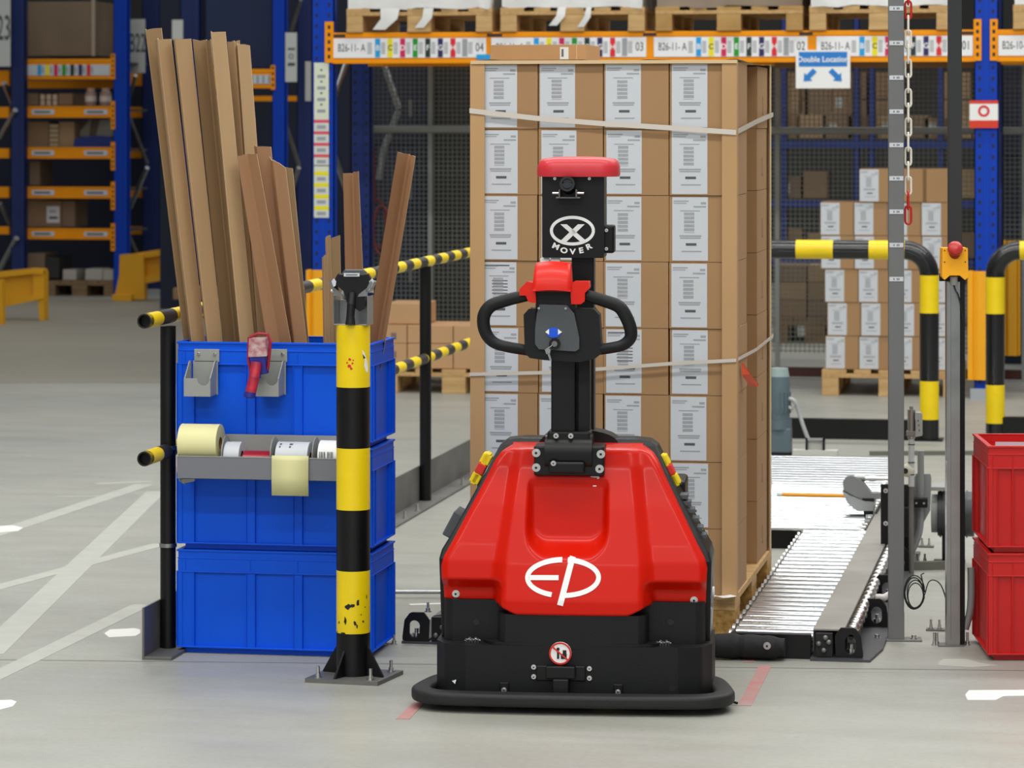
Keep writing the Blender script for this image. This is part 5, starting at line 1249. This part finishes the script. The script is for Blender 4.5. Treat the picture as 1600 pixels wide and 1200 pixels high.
BRN = mat('brown_wrapped','8d7b68',.5,var=.1,bump=.4,bscale=12)
wrapped(1025, 1255, 3, ('browner bare wooden pallet on the rack beam, third from left','brown cartons on the third pallet of the rack beam'), wood=mat('brown_pallet_wood','c19a5c',.75,col2='a37d45',scale=5), film=BRN)
wrapped(1265, 1490, 4, ('light pallet on the rack beam left of the right upright','white film wrapped goods on the pallet above the Double Location sign'))
wrapped(1583, 1810, 5, ('light pallet at the right edge on the rack beam','white wrapped goods at the right edge on the rack beam'))
# underside of what lies deeper in the rack: rear row boards
m = MB(); m.box(WF.x(1215,RY+.5),xr_-.08,RY+.30,RY+.36,zb0-.03,zb0+.08,CARD2); tag(m.build('timber_spacer'), 'brown timber spacer under the rear of the rack beam at the right', 'timber')

# second labelled stack on the floor inside the rack
SYk = RY+.06; sx0 = WF.x(1284,SYk); sx1 = WF.x(1500,SYk); p2 = pallet_geo(sx1-sx0, 1.0, WOOD, WOODX, WOOD); p2.location = (sx0,SYk,0); p2.scale = (1,1,1.07); tag(p2, 'wooden pallet on the floor under the labelled stack in the rack', 'pallet')
z2 = .156; h2 = (WF.z(316,SYk,1400)-z2)/5; w2 = WF.x(1341,SYk)-WF.x(1288.5,SYk)
c2 = MB(); c2.box(.002,w2-.002,0,.36,.001,h2-.002,CARD); c2m = c2.mesh('carton'); l2 = label_mb(w2*.56,h2*.95,0)
for k in range(len(l2.m)): pass
l2m = l2.mesh('label'); rowsn = ['bottom','fourth','third','second','upper']
offs = [1289,1292,1288,1282,1281]
for r in range(5):
    for c in range(4):
        o = mkobj('carton', c2m, None, (WF.x(offs[r],SYk)+c*w2, SYk+.02+rj.uniform(0,.01), z2+r*h2))
        tag(o, 'labelled carton of the rear stack in the rack, %s row, %s column' % (['bottom','fourth','third','second','top full'][r], COLN[c]), 'carton', 'labelled cartons of the rear stack')
        mkobj('label', l2m, o, (.004,-.0005,h2*.02))
for c, (px, lab) in enumerate(((1342,True),(1395,False),(1441,False))):
    o = mkobj('carton', c2m, None, (WF.x(px,SYk), SYk+.02, z2+5*h2)); tag(o, ['labelled carton alone on top of the rear stack, left end','plain brown carton on top of the rear stack, behind the chain','plain brown carton on top of the rear stack, right end'][c], 'carton', 'labelled cartons of the rear stack' if lab else 'plain cartons on the rear stack')
    if lab: mkobj('label', l2m, o, (.004,-.0005,h2*.02))
# carton pile on the pallet left of the load
LYk = 19.2; a0 = WF.x(596,LYk); a1 = WF.x(745,LYk); p3 = pallet_geo(a1-a0+.3, 1.0, WOOD, WOODX, WOOD); p3.location = (a0,LYk,0); tag(p3, 'wooden pallet on the floor left of the load under plain cartons', 'pallet')
LTC = mat('light_brown_carton','c49b70',.75,var=.05,scale=3)
zl = .147; colx = [WF.x(p,LYk) for p in (598,635,707,779)]
for r, (pya, pyb) in enumerate(((583,537),(537,508))):
    za, zb2 = (zl if r == 0 else WF.z(537,LYk,680)), WF.z(pyb,LYk,680)
    for c in range(3):
        mb = MB(); mb.box(colx[c]+.002,colx[c+1]-.003,LYk+.02,LYk+.45,za,zb2-.003,LTC); mb.box(colx[c]+.002,colx[c+1]-.003,LYk+.018,LYk+.0198,za+(zb2-za)*.48,za+(zb2-za)*.51,CARDE) if False else None
        if c == 0:
            for q_ in range(3): mb.box(WF.x(610+q_*3,LYk),WF.x(612+q_*3,LYk),LYk+.0192,LYk+.0199,zb2-.09,zb2-.05,INKD)
        tag(mb.build('carton', bevel=.004), 'plain light brown carton left of the load, %s row, %s' % (['lower','upper'][r],['left end','middle','right end'][c]), 'carton', 'plain cartons left of the load')
mb = MB(); zf0, zf1 = WF.z(508,LYk,650)+.002, WF.z(475,LYk,650); mb.box(WF.x(598,LYk),WF.x(661,LYk),LYk+.05,LYk+.4,zf0,zf1,LTC); tag(mb.build('carton', bevel=.004), 'single plain carton on top of the pile, just left of the thin black post', 'carton', 'plain cartons left of the load')

# ================================================================== MESH FENCE behind the rack
FY = 20.75; MESH = mat('grey_wire','767972',.5,.2); FTUBE = mat('fence_tube','8f9490',.45)
fence = thing('mesh_fence', 'grey wire mesh fence with tube rails behind the rack', 'fence', (0,FY,0))
fx0, fx1 = WF.x(572,FY), WF.x(1760,FY)
zt_f = WF.z(60,FY,800)
panels = [572,673,860,1050,1215,1400,1600,1760]
for a, b_ in zip(panels, panels[1:]):
    x0, x1 = WF.x(a,FY), WF.x(b_,FY); mb = MB(); x = x0+.02
    while x < x1-.01: mb.box(x,x+.005,0,.004,.16,zt_f,MESH); x += .030
    z = .17
    while z < zt_f: mb.box(x0,x1,-.003,.0,z,z+.005,MESH); z += .030
    mb.build('mesh_panel', fence)
for px in panels:
    mb = MB(); x = WF.x(px,FY); mb.box(x-.014,x+.014,-.03,.01,0,zt_f,FTUBE); mb.build('fence_post', fence)
for px0, px1, py in ((572,860,202),(860,1760,204),(860,1760,100)):
    mb = MB(); z = WF.z(py,FY,800); mb.cyl((WF.x(px0,FY),-.045,z),(WF.x(px1,FY),-.045,z),.024,FTUBE,14); mb.build('tube_rail', fence)
m = MB(); m.box(fx0+2.2,fx1,-.02,.0,.01,WF.z(574,FY,1300),mat('maroon_kick_plate','4c2420',.6)); m.build('kick_plate', fence)
for i_, (A_, B_) in enumerate((((600,100),(623,170)),((623,172),(600,232)),((600,232),(592,280)))):
    mb = MB(); a = WF.p(A_[0],A_[1],FY+.5); b_ = WF.p(B_[0],B_[1],FY+.5); mb.cyl((a.x,.5,a.z),(b_.x,.5,b_.z),.022,STEEL,10); mb.build('stay', fence)
# hose coil hanging on the fence (dim red)
m = MB(); a = WF.p(590,350,FY-.06); pts = [(a.x+.055*math.cos(t)*(1), a.y, a.z+.16*math.sin(t)) for t in [2*PI*k/20 for k in range(20)]]
m.tube(pts,.009,mat('dull_red_hose','7a3a3c',.5),8,closed=True); m.tube([(p[0]+.03,p[1]-.02,p[2]-.04) for p in pts],.009,mat('dull_red_hose','7a3a3c'),8,closed=True); m.tube([(a.x-.02,a.y,a.z+.16),(a.x-.03,a.y,a.z+.5)],.009,mat('dull_red_hose','7a3a3c'),8); tag(m.build('hose_coil'), 'dull red hose coil hanging on the mesh fence behind the leaning profile', 'hose')

# ================================================================== BEHIND THE FENCE
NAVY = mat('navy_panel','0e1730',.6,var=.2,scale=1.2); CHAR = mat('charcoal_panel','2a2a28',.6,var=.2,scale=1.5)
def cabinet(px0, px1, y, py0, m_, label, z0=0, dep=.6, rails=3):
    x0, x1 = WF.x(px0,y), WF.x(px1,y); z1 = WF.z(py0,y,(px0+px1)/2); t = thing('machine_cabinet', label, 'cabinet', (x0,y,0))
    mb = MB(); mb.box(0,x1-x0,0,dep,z0,z1,m_); mb.build('body', t, bevel=.01)
    for k in range(1, rails+1):
        mb = MB(); zz_ = z0+(z1-z0)*k/(rails+1); mb.box(.04,x1-x0-.04,-.012,0,zz_-(z1-z0)*.11,zz_+(z1-z0)*.11,m_); d_ = mb.build('door', t, bevel=.004); mb = MB(); mb.box((x1-x0)*.8,(x1-x0)*.8+.02,-.03,-.012,zz_-.06,zz_+.06,MESH); mb.build('handle', d_)
cabinet(560, 660, 22.2, 40, NAVY, 'dark navy machine cabinet behind the left part of the mesh fence', z0=0)
cabinet(676, 800, 22.6, 60, CHAR, 'black machine cabinet behind the mesh fence left of the load')
cabinet(1560, 1700, 22.2, 60, NAVY, 'navy cabinet behind the fence at the right edge')
FRY = 26.0
fr = thing('far_rack', 'distant rack with thin blue beams seen through the mesh fence', 'rack', (0,FRY,0))
for px in (1225,1338,1362,1470,1560,1700): upright(fr, WF.x(px,FRY), 0, .05, 3.0, BLUED, False)
for py in (226,318,411): 
    mb = MB(); z = WF.z(py,FRY,1300); mb.box(WF.x(1200,FRY),WF.x(1700,FRY),-.01,.04,z-.03,z+.03,BLUED); mb.build('beam', fr)
    mb = MB(); mb.box(WF.x(1200,FRY),WF.x(1700,FRY),0,.9,z+.0,z+.02,mat('dim_deck','4a463e',.7)); mb.build('deck', fr)
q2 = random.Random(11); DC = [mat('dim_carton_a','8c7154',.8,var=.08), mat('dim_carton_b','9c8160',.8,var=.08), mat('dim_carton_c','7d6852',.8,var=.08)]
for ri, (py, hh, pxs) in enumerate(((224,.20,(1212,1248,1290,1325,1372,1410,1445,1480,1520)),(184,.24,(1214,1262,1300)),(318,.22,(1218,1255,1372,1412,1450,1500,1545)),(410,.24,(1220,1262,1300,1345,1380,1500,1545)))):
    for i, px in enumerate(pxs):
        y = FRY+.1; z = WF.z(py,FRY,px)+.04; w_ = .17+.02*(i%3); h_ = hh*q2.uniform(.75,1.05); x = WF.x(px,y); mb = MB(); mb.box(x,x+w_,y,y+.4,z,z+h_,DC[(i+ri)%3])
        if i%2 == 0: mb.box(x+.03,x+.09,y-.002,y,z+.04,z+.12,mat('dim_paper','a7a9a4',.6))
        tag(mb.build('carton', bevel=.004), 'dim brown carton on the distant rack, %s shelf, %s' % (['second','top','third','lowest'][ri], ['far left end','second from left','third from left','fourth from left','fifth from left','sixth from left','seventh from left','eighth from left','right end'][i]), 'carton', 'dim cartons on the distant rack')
# upper wall of brown cartons seen under the beams
for i, px in enumerate((1214,1262,1310,1358,1470)):
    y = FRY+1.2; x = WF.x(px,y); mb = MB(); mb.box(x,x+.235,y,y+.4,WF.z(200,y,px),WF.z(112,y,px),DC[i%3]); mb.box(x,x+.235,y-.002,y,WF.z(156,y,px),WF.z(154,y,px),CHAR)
    tag(mb.build('carton', bevel=.004), 'tall brown carton high behind the distant rack, %s' % ['leftmost','second from left','middle','behind the chain','rightmost'][i], 'carton', 'high cartons behind the distant rack')
mb = MB(); y = FRY+1.1; mb.box(WF.x(1200,y),WF.x(1700,y),y,y+.6,WF.z(206,y,1300),WF.z(201,y,1300),mat('dim_deck','4a463e')); mb.build('deck', fr).parent = fr
y = 24.0
pd = pallet_geo(.60, .8, WOODD, WOODD, WOODD); pd.location = (WF.x(1210,y), y, 0); pd.scale = (1,1,1.3); tag(pd, 'old wooden pallet on the floor behind the fence, right of the load', 'pallet')
for i in range(6):
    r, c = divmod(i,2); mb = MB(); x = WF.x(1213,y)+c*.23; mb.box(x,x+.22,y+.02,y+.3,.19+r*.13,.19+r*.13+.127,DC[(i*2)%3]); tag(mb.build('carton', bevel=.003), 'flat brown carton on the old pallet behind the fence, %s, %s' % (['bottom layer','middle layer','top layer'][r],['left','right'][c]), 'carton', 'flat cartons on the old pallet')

# ================================================================== FAR LEFT AISLE
BY2 = 25.0
AY = 29.3
ar = thing('aisle_rack', 'tall blue rack with five orange shelf beams far back at the left', 'rack', (0,AY,0))
def au(px0, px1, y, m_=BLUEU, name='upright', holes=False): 
    x0, x1 = WF.x(px0,y), WF.x(px1,y); return upright(ar, (x0+x1)/2, y-AY, x1-x0, 4.2, m_, holes)
NB = mat('navy_upright','0e2560',.5,var=.1)
au(17,39,AY-.1,NB); au(177,200,AY,BLUEU); au(222,250,AY+1.4,NB)
for k, (a, b_) in enumerate(((39,178),)):
    for py0, py1, lab in ((92,124,2),(126,138,0),(166,184,1),(230,248,1),(292,310,1),(357,374,1)):
        yb = AY if lab else AY+1.2
        x0, x1 = WF.x(a,yb), WF.x(b_,yb); bmx = beam(ar, x0, x1, yb-AY, WF.z(py1,yb,100), WF.z(py0,yb,100))
        if lab == 1:
            for p0, p1 in ((50,85),(132,168)):
                mb = MB(); mb.box(WF.x(p0,yb),WF.x(p1,yb),yb-AY-.008,yb-AY-.005,WF.z(py1-5,yb,100),WF.z(py0+5,yb,100),PAPER); mb.box(WF.x(p0+4,yb),WF.x(p1-6,yb),yb-AY-.009,yb-AY-.008,WF.z((py0+py1)/2+1.5,yb,100),WF.z((py0+py1)/2-1.5,yb,100),INKD); mb.build('shelf_label', bmx)
        if lab == 2:
            mb = MB(); z0, z1 = WF.z(118,yb,100), WF.z(101,yb,100); mb.box(WF.x(39,yb),WF.x(172,yb),-.008,-.004,z0,z1,PAPER)
            for q_, c_ in enumerate(CHIP_COL): 
                p = 59+q_*12.8; mb.box(WF.x(p,yb),WF.x(p+6,yb),-.0088,-.008,z0,z1,c_); mb.box(WF.x(p+7,yb),WF.x(p+10,yb),-.0088,-.008,z0+.02,z1-.02,INK)
            mb.build('shelf_label', bmx)
        if lab:
            connector(ar, WF.x(177,AY), -.004, WF.z(py1+ (0 if lab == 2 else 18),AY,177), WF.z(py0-8,AY,177), .04)
            mb = MB(); mb.box(WF.x(39,AY),WF.x(178,AY),.05,1.1,WF.z(py0+4,AY,100)-.02,WF.z(py0+4,AY,100),mat('dim_deck','4a463e')); mb.build('shelf_deck', ar)
    for py0, py1 in ((110,134),(167,184),(232,247),(292,309),(354,366)):
        yb = AY+1.5; mb = MB(); mb.box(WF.x(198,yb),WF.x(222,yb),yb-AY,yb-AY+.05,WF.z(py1,yb,200),WF.z(py0,yb,200),ORG); mb.build('beam', ar)
        mb = MB(); mb.box(WF.x(-60,AY),WF.x(14,AY),.0,.05,WF.z(py1,AY,0),WF.z(py0,AY,0),ORG); mb.build('beam', ar)
def seg(parent, pts, y, r=.02, m_=STEEL, name='brace'):
    for (a, b_), (c, d) in zip(pts, pts[1:]):
        mb = MB(); A = WF.p(a,b_,y); B = WF.p(c,d,y+.3); oy = parent.location.y; mb.cyl((A.x,A.y-oy,A.z),(B.x,B.y-oy,B.z),r,m_,10); mb.build(name, parent)
seg(ar, [(6,130),(24,172)],AY-.15,.025); seg(ar,[(24,172),(0,215)],AY-.15,.025); seg(ar,[(0,318),(26,372)],AY-.15,.022,DSTEEL); seg(ar,[(26,372),(0,420)],AY-.15,.025)
seg(ar, [(212,118),(203,150)],AY+.6,.018); seg(ar,[(203,185),(230,255)],AY+.6,.018,DSTEEL); seg(ar,[(230,262),(203,325)],AY+.6,.022); seg(ar,[(200,365),(216,400)],AY+.6,.018,DSTEEL)
# signs at the row ends
def rowsign(px0, px1, py0, py1, y, tx, label, tpx=None, sc_=.8, vertical=False):
    x0, x1 = WF.x(px0,y), WF.x(px1,y); z0, z1 = WF.z(py1,y,px0), WF.z(py0,y,px0); mb = MB(); mb.box(x0,x1,y-.004,y,z0,z1,mat('aged_white_sign','c9ccc8',.5))
    if tx: mb.text(tx, (z1-z0)*.5, TM((x0+x1)/2 if tpx is None else WF.x(tpx,y), y-.0046, (z0+z1)/2+.02), INKD, ext=.0005, sx=.42, bold=.01)
    tag(mb.build('row_sign'), label, 'sign')
rowsign(-16, 16.5, -6, 104, AY-.2, 'B23', 'white row sign reading B23 cut by the left frame edge', tpx=0)
rowsign(203, 227, 30, 114, AY+.8, 'B22', 'narrow white B22 row sign right of the far left rack')
rowsign(269, 286, 31, 62, AY-4, '', 'small blank white plate high behind the cardboard profiles')
rowsign(446, 464, 51, 128, BY2-.012, '', 'narrow white sign hanging left of the main blue upright')
m = MB(); y = BY2-.012; 
for a, b_ in ((75,78),(98,103)): m.box(WF.x(450,y),WF.x(461,y),y-.006,y-.0042,WF.z(b_,y,455),WF.z(a,y,455),INKD)
m.ring((WF.x(455,y),y-.0042,WF.z(88,y,455)),(WF.x(455,y),y-.006,WF.z(88,y,455)),.02,.014,INKD,20); o = m.build('sign_print'); o.parent = [k for k in C.objects if k.name.startswith('row_sign')][-1]
rowsign(477, 486, 96, 158, BY2+.79, '', 'slim grey white plate half hidden by the main blue upright')
# goods on the aisle shelves
def goods(name, px0, px1, py0, py1, m_, label, cat, y=AY+.12, dep=.4, lab=None, group=None, bevel=.006):
    x0, x1 = WF.x(px0,y), WF.x(px1,y); z0, z1 = WF.z(py1,y,px0), WF.z(py0,y,px0); mb = MB(); mb.box(x0,x1,y,y+dep,z0,z1,m_); o = mb.build(name, bevel=bevel); tag(o, label, cat, group)
    if lab:
        mb = MB(); mb.box(WF.x(lab[0],y),WF.x(lab[1],y),y-.003,y-.0005,WF.z(lab[3],y,px0),WF.z(lab[2],y,px0),PAPER); mb.box(WF.x(lab[0]+4,y),WF.x(lab[1]-3,y),y-.004,y-.003,WF.z(lab[3]-6,y,px0),WF.z(lab[3]-10,y,px0),INKD); mb.box(WF.x(lab[0]+4,y),WF.x(lab[1]-5,y),y-.004,y-.003,WF.z(lab[2]+10,y,px0),WF.z(lab[2]+6,y,px0),INK); mb.build('label', o)
    return o
BWR = mat('brown_film_wrapped_cartons','7d6a55',.5,var=.12,scale=3,bump=.4,bscale=8)
goods('wrapped_load', 40, 148, 3, 88, BWR, 'large brown film wrapped load on the top shelf far left', 'wrapped goods', lab=None, y=AY+.15, dep=.8)
m = MB(); y = AY+.14; m.box(WF.x(144,y),WF.x(149,y),y-.02,y,WF.z(88,y,40),WF.z(0,y,40),mat('pale_edge','a79c84',.7)); tag(m.build('corner_profile'), 'pale corner profile on the far left wrapped load', 'corner profile')
goods('carton', 40, 60, 146, 165, DC[2], 'brown carton at the left end of the shelf with jars', 'carton')
for k in range(6):
    r_k, c_k = divmod(k,3); y = AY+.10; x = WF.x(61+c_k*9.7,y); z = WF.z(165,y,60)+r_k*.055
    mb = MB(); mb.cyl((x+.026,y+.03,z),(x+.026,y+.03,z+.05),.025,mat('cream_tub','c9b39a',.6),14); tag(mb.build('tub'), 'small cream tub stacked on the far shelf, %s row, %s' % (['lower','upper'][r_k],['left','middle','right'][c_k]), 'tub', 'cream tubs on the far shelf')
goods('carton', 91, 113, 146, 165, DC[0], 'brown carton between the cream tubs and the jars', 'carton')
def jar(px, label):
    y = AY+.1; x = WF.x(px,y); z = WF.z(166,y,px); t = thing('jar', label, 'jar', (x,y+.06,z), 0, 'jars on the far shelf')
    mb = MB(); mb.lathe([(.048,0),(.055,.01),(.055,.10),(.05,.125),(.04,.14)],(0,0,0),mat('clear_jar_plastic','a88f84',.3),20); mb.build('body', t)
    mb = MB(); mb.lathe([(.0558,.045),(.0558,.095)],(0,0,0),mat('pale_jar_label','d8cdbf',.5),20); mb.build('label', t)
    mb = MB(); mb.cyl((0,0,.14),(0,0,.17),.036,mat('pink_jar_lid','d8b4a0',.4),18); mb.build('lid', t)
jar(139, 'plastic jar on the far shelf, left one of the pair'); jar(162, 'plastic jar on the far shelf, right one beside the upright')
goods('carton', 43, 76, 190, 230, DC[0], 'reddish brown carton on the second shelf from the top, left end', 'carton', group=None)
goods('carton', 92, 116, 190, 230, DC[1], 'dim carton on the second shelf beside the leaning white boards', 'carton')
for k in range(5):
    y = AY+.09; mb = MB(); x0, x1 = WF.x(77,y), WF.x(91,y); z = WF.z(229.5,y,80)+k*.044; mb.box(x0,x1,y,y+.2,z,z+.038,mat('beige_pack','a89474',.7)); tag(mb.build('pack', bevel=.004), 'small beige pack stacked on the second shelf, %s' % ['lowest','second from below','middle','second from top','topmost'][k], 'pack', 'beige packs stacked on the far shelf')
m = MB(); y = AY+.3; m.prism([(WF.x(a,y),WF.z(b_,y,a)) for a,b_ in ((118,213),(140,187),(177,187),(177,213))], y, y+.02, mat('grey_white_board','a9a493',.6),'y'); m.prism([(WF.x(a,y),WF.z(b_,y,a)) for a,b_ in ((139,213),(143,187),(156,187),(150,213))], y-.004, y-.001, mat('brown_strip','7b6250',.6),'y'); tag(m.build('board'), 'grey white board with brown strip leaning above the blue basin', 'board')
m = MB(); y = AY+.12; P_ = [(WF.x(a,y),WF.z(b_,y,a)) for a,b_ in ((114,230),(116,218),(128,214),(146,212),(162,213),(176,217),(176,230))]; m.prism(P_, y, y+.3, BLUED, 'y', True); tag(m.build('basin', bevel=.01), 'dark blue plastic basin on the second shelf of the far rack', 'basin')
goods('carton', 41, 96, 313, 355, DC[0], 'brown carton with white label on the lowest far shelf', 'carton', lab=(73,93,322,348))
goods('carton', 97, 117, 313, 355, DC[2], 'narrow dim carton right of the labelled one on the lowest far shelf', 'carton')
goods('carton', 46, 62, 252, 290, DC[2], 'dim carton standing on the middle far shelf', 'carton')
m = MB(); y = AY+1.8; m.box(WF.x(-80,y),WF.x(222,y),y,y+.05,0,2.4,NAVY); tag(m.build('back_panel'), 'dark navy back panel behind the far left rack', 'panel')
# pallets under the rack
for i, (a, b_) in enumerate(((70,178),)):
    y = AY+.02; p = pallet_geo(WF.x(b_,y)-WF.x(a,y), .8, WOODD, WOODD, WOODD); p.location = (WF.x(a,y), y, 0); tag(p, 'old grey brown pallet on the floor under the far left rack', 'pallet')
y = AY+.1
for i, (a, b_, c, d) in enumerate(((98,119,421,436),(133,160,420,436),(161,178,422,436))):
    mb = MB(); mb.box(WF.x(a,y),WF.x(b_,y),y,y+.25,.146,WF.z(c,y,a),PAPER if False else mat('dim_white_pack','b5b0a6',.6)); tag(mb.build('white_pack', bevel=.004), ['small white pack at the left on the far pallet','wide white pack in the middle on the far pallet','white pack at the right end of the far pallet'][i], 'pack', 'white packs on the far pallet')
goods('carton', 42, 70, 396, 467, DC[2], 'tall dim carton on the floor under the far left rack', 'carton', y=AY+.05)
goods('carton', 71, 92, 402, 435, CHAR, 'dark carton on the left end of the far pallet', 'carton', y=AY+.05)
# aisle crash barriers
def barrier(label, postpx, railpx, yA, yB, py_b):
    t = thing('crash_barrier', label, 'crash barrier', (0,0,0)); return t
t = thing('crash_barrier', 'ochre yellow crash barrier at the left frame edge with open rail end', 'crash barrier', ground(40,500))
ob = t.location; y = ground(40,500).y
Pq = lambda a, b_, yy: (WF.p(a,b_,yy).x-ob.x, WF.p(a,b_,yy).z)
m = MB(); P_ = [Pq(a,b_,y) for a,b_ in ((-60,436),(50,420),(70,421),(70,492),(64,492),(64,470),(-60,490))]; P_ = [Pq(a,b_,y) for a,b_ in ((-60,436),(50,419),(71,420),(70,466),(-60,490))]
m.prism(P_, .0, .05, YELD, 'y'); m.prism([Pq(a,b_,y) for a,b_ in ((-60,430),(50,419),(71,420),(71,428),(50,428),(-60,440))], -.06, .0, YELD, 'y'); m.prism([Pq(a,b_,y) for a,b_ in ((-60,482),(68,458),(71,466),(-60,494))], -.06, .0, YELD, 'y'); m.build('rail', t, bevel=.004)
m = MB(); m.prism([Pq(a,b_,y) for a,b_ in ((54,428),(71,424),(71,500),(64,500),(62,470),(54,470))], -.04, .08, YELD, 'y'); m.build('end_post', t, bevel=.003)
m = MB(); m.prism([Pq(a,b_,y-.6) for a,b_ in ((-20,440),(4,436),(6,512),(-20,515))], -.62, -.55, YELD, 'y'); m.build('near_post', t)
t = thing('crash_barrier', 'ochre yellow crash barrier behind the cardboard profiles beside the far blue upright', 'crash barrier', ground(200,470)); ob = t.location; y = ob.y
m = MB(); m.prism([Pq(a,b_,y) for a,b_ in ((187,398),(216,396),(224,398),(226,468),(207,468),(205,470),(178,470),(180,458),(186,430))], 0, .1, YELD, 'y'); m.build('corner_post', t, bevel=.004)
m = MB(); m.box(Pq(178,0,y)[0],Pq(208,0,y)[0],-.06,.0,.0,.06,YELD); m.build('foot', t, bevel=.004)
m = MB(); m.prism([Pq(a,b_,y+.3) for a,b_ in ((222,396),(300,384),(300,430),(222,444))], .1, .14, YELD, 'y'); m.prism([Pq(a,b_,y+.25) for a,b_ in ((222,394),(300,382),(300,392),(222,404))], .04, .1, YELD, 'y'); m.prism([Pq(a,b_,y+.25) for a,b_ in ((222,432),(300,420),(300,430),(222,444))], .04, .1, YELD, 'y'); m.build('rail', t, bevel=.004)
# second far rack between the cardboard profiles and the main rack
BY2 = 25.0
r2_ = thing('bay_rack', 'dark blue rack bay between the cardboard profiles and the main rack', 'rack', (0,BY2,0))
def bu(px0, px1, y, m_): 
    x0, x1 = WF.x(px0,y), WF.x(px1,y); upright(r2_, (x0+x1)/2, y-BY2, x1-x0, 4.0, m_, False)
bu(425,446,BY2,BLUEU); bu(282,312,BY2-.3 if False else BY2+2,NB); bu(464,488,BY2+.8,NB)
mb = beam(r2_, WF.x(330,BY2), WF.x(425,BY2), 0, WF.z(138,BY2,400), WF.z(108,BY2,400))
m = MB(); m.box(WF.x(380,BY2),WF.x(424,BY2),-.008,-.005,WF.z(131,BY2,400),WF.z(117,BY2,400),PAPER)
for k in range(5): m.box(WF.x(383+k*9,BY2),WF.x(387+k*9,BY2),-.009,-.008,WF.z(130,BY2,400),WF.z(118,BY2,400),INK)
m.build('shelf_label', mb)
connector(r2_, WF.x(427,BY2), -.004, WF.z(140,BY2,427), WF.z(102,BY2,427), .035)
for py0, py1, yy in ((150,158,BY2+1.6),):
    m = MB(); m.box(WF.x(330,yy),WF.x(462,yy),yy-BY2,yy-BY2+.05,WF.z(py1,yy,400),WF.z(py0,yy,400),ORG); m.build('beam', r2_)
m = MB(); yy = BY2+.4; m.box(WF.x(322,yy),WF.x(424,yy),.4,.46,WF.z(104,yy,380),3.4,mat('deep_navy_tarp','0d2348',.6,var=.2,scale=2)); o = m.build('blue_panel', r2_)
seg(r2_, [(445,190),(467,258)],BY2+.2,.016,DSTEEL); seg(r2_,[(467,262),(445,330)],BY2+.2,.018); seg(r2_,[(470,0),(452,60)],BY2+.2,.014,DSTEEL)
m = MB(); yy = BY2+2.4; m.box(WF.x(250,yy),WF.x(545,yy),2.4,2.45,0,4,NAVY); m.build('rear_panel', r2_)
goods('board_stack', 468, 479, 300, 438, DC[1], 'upright brown board left of the main blue upright', 'board', y=33.45-.3, dep=.1)
goods('carton', 270, 470, 450, 468, DC[0], 'low brown goods on the floor behind the cardboard profiles', 'carton', y=BY2+1.2)
t = thing('crash_barrier', 'ochre yellow barrier section left of the main blue upright', 'crash barrier', (WF.x(475,32.6),32.6,0)); ob = t.location
m = MB(); m.prism([Pq(a,b_,32.6) for a,b_ in ((455,364),(490,358),(490,400),(455,406))], 0, .05, YELD, 'y'); m.prism([Pq(a,b_,32.6) for a,b_ in ((455,394),(490,388),(490,400),(455,408))], -.05, 0, YELD, 'y'); m.build('rail', t, bevel=.003)
m = MB(); x = Pq(468,400,32.6)[0]; m.box(x-.03,x+.03,.05,.12,0,.5,YELD); m.build('post', t)
# darkness of the aisle's far end: more rack backs
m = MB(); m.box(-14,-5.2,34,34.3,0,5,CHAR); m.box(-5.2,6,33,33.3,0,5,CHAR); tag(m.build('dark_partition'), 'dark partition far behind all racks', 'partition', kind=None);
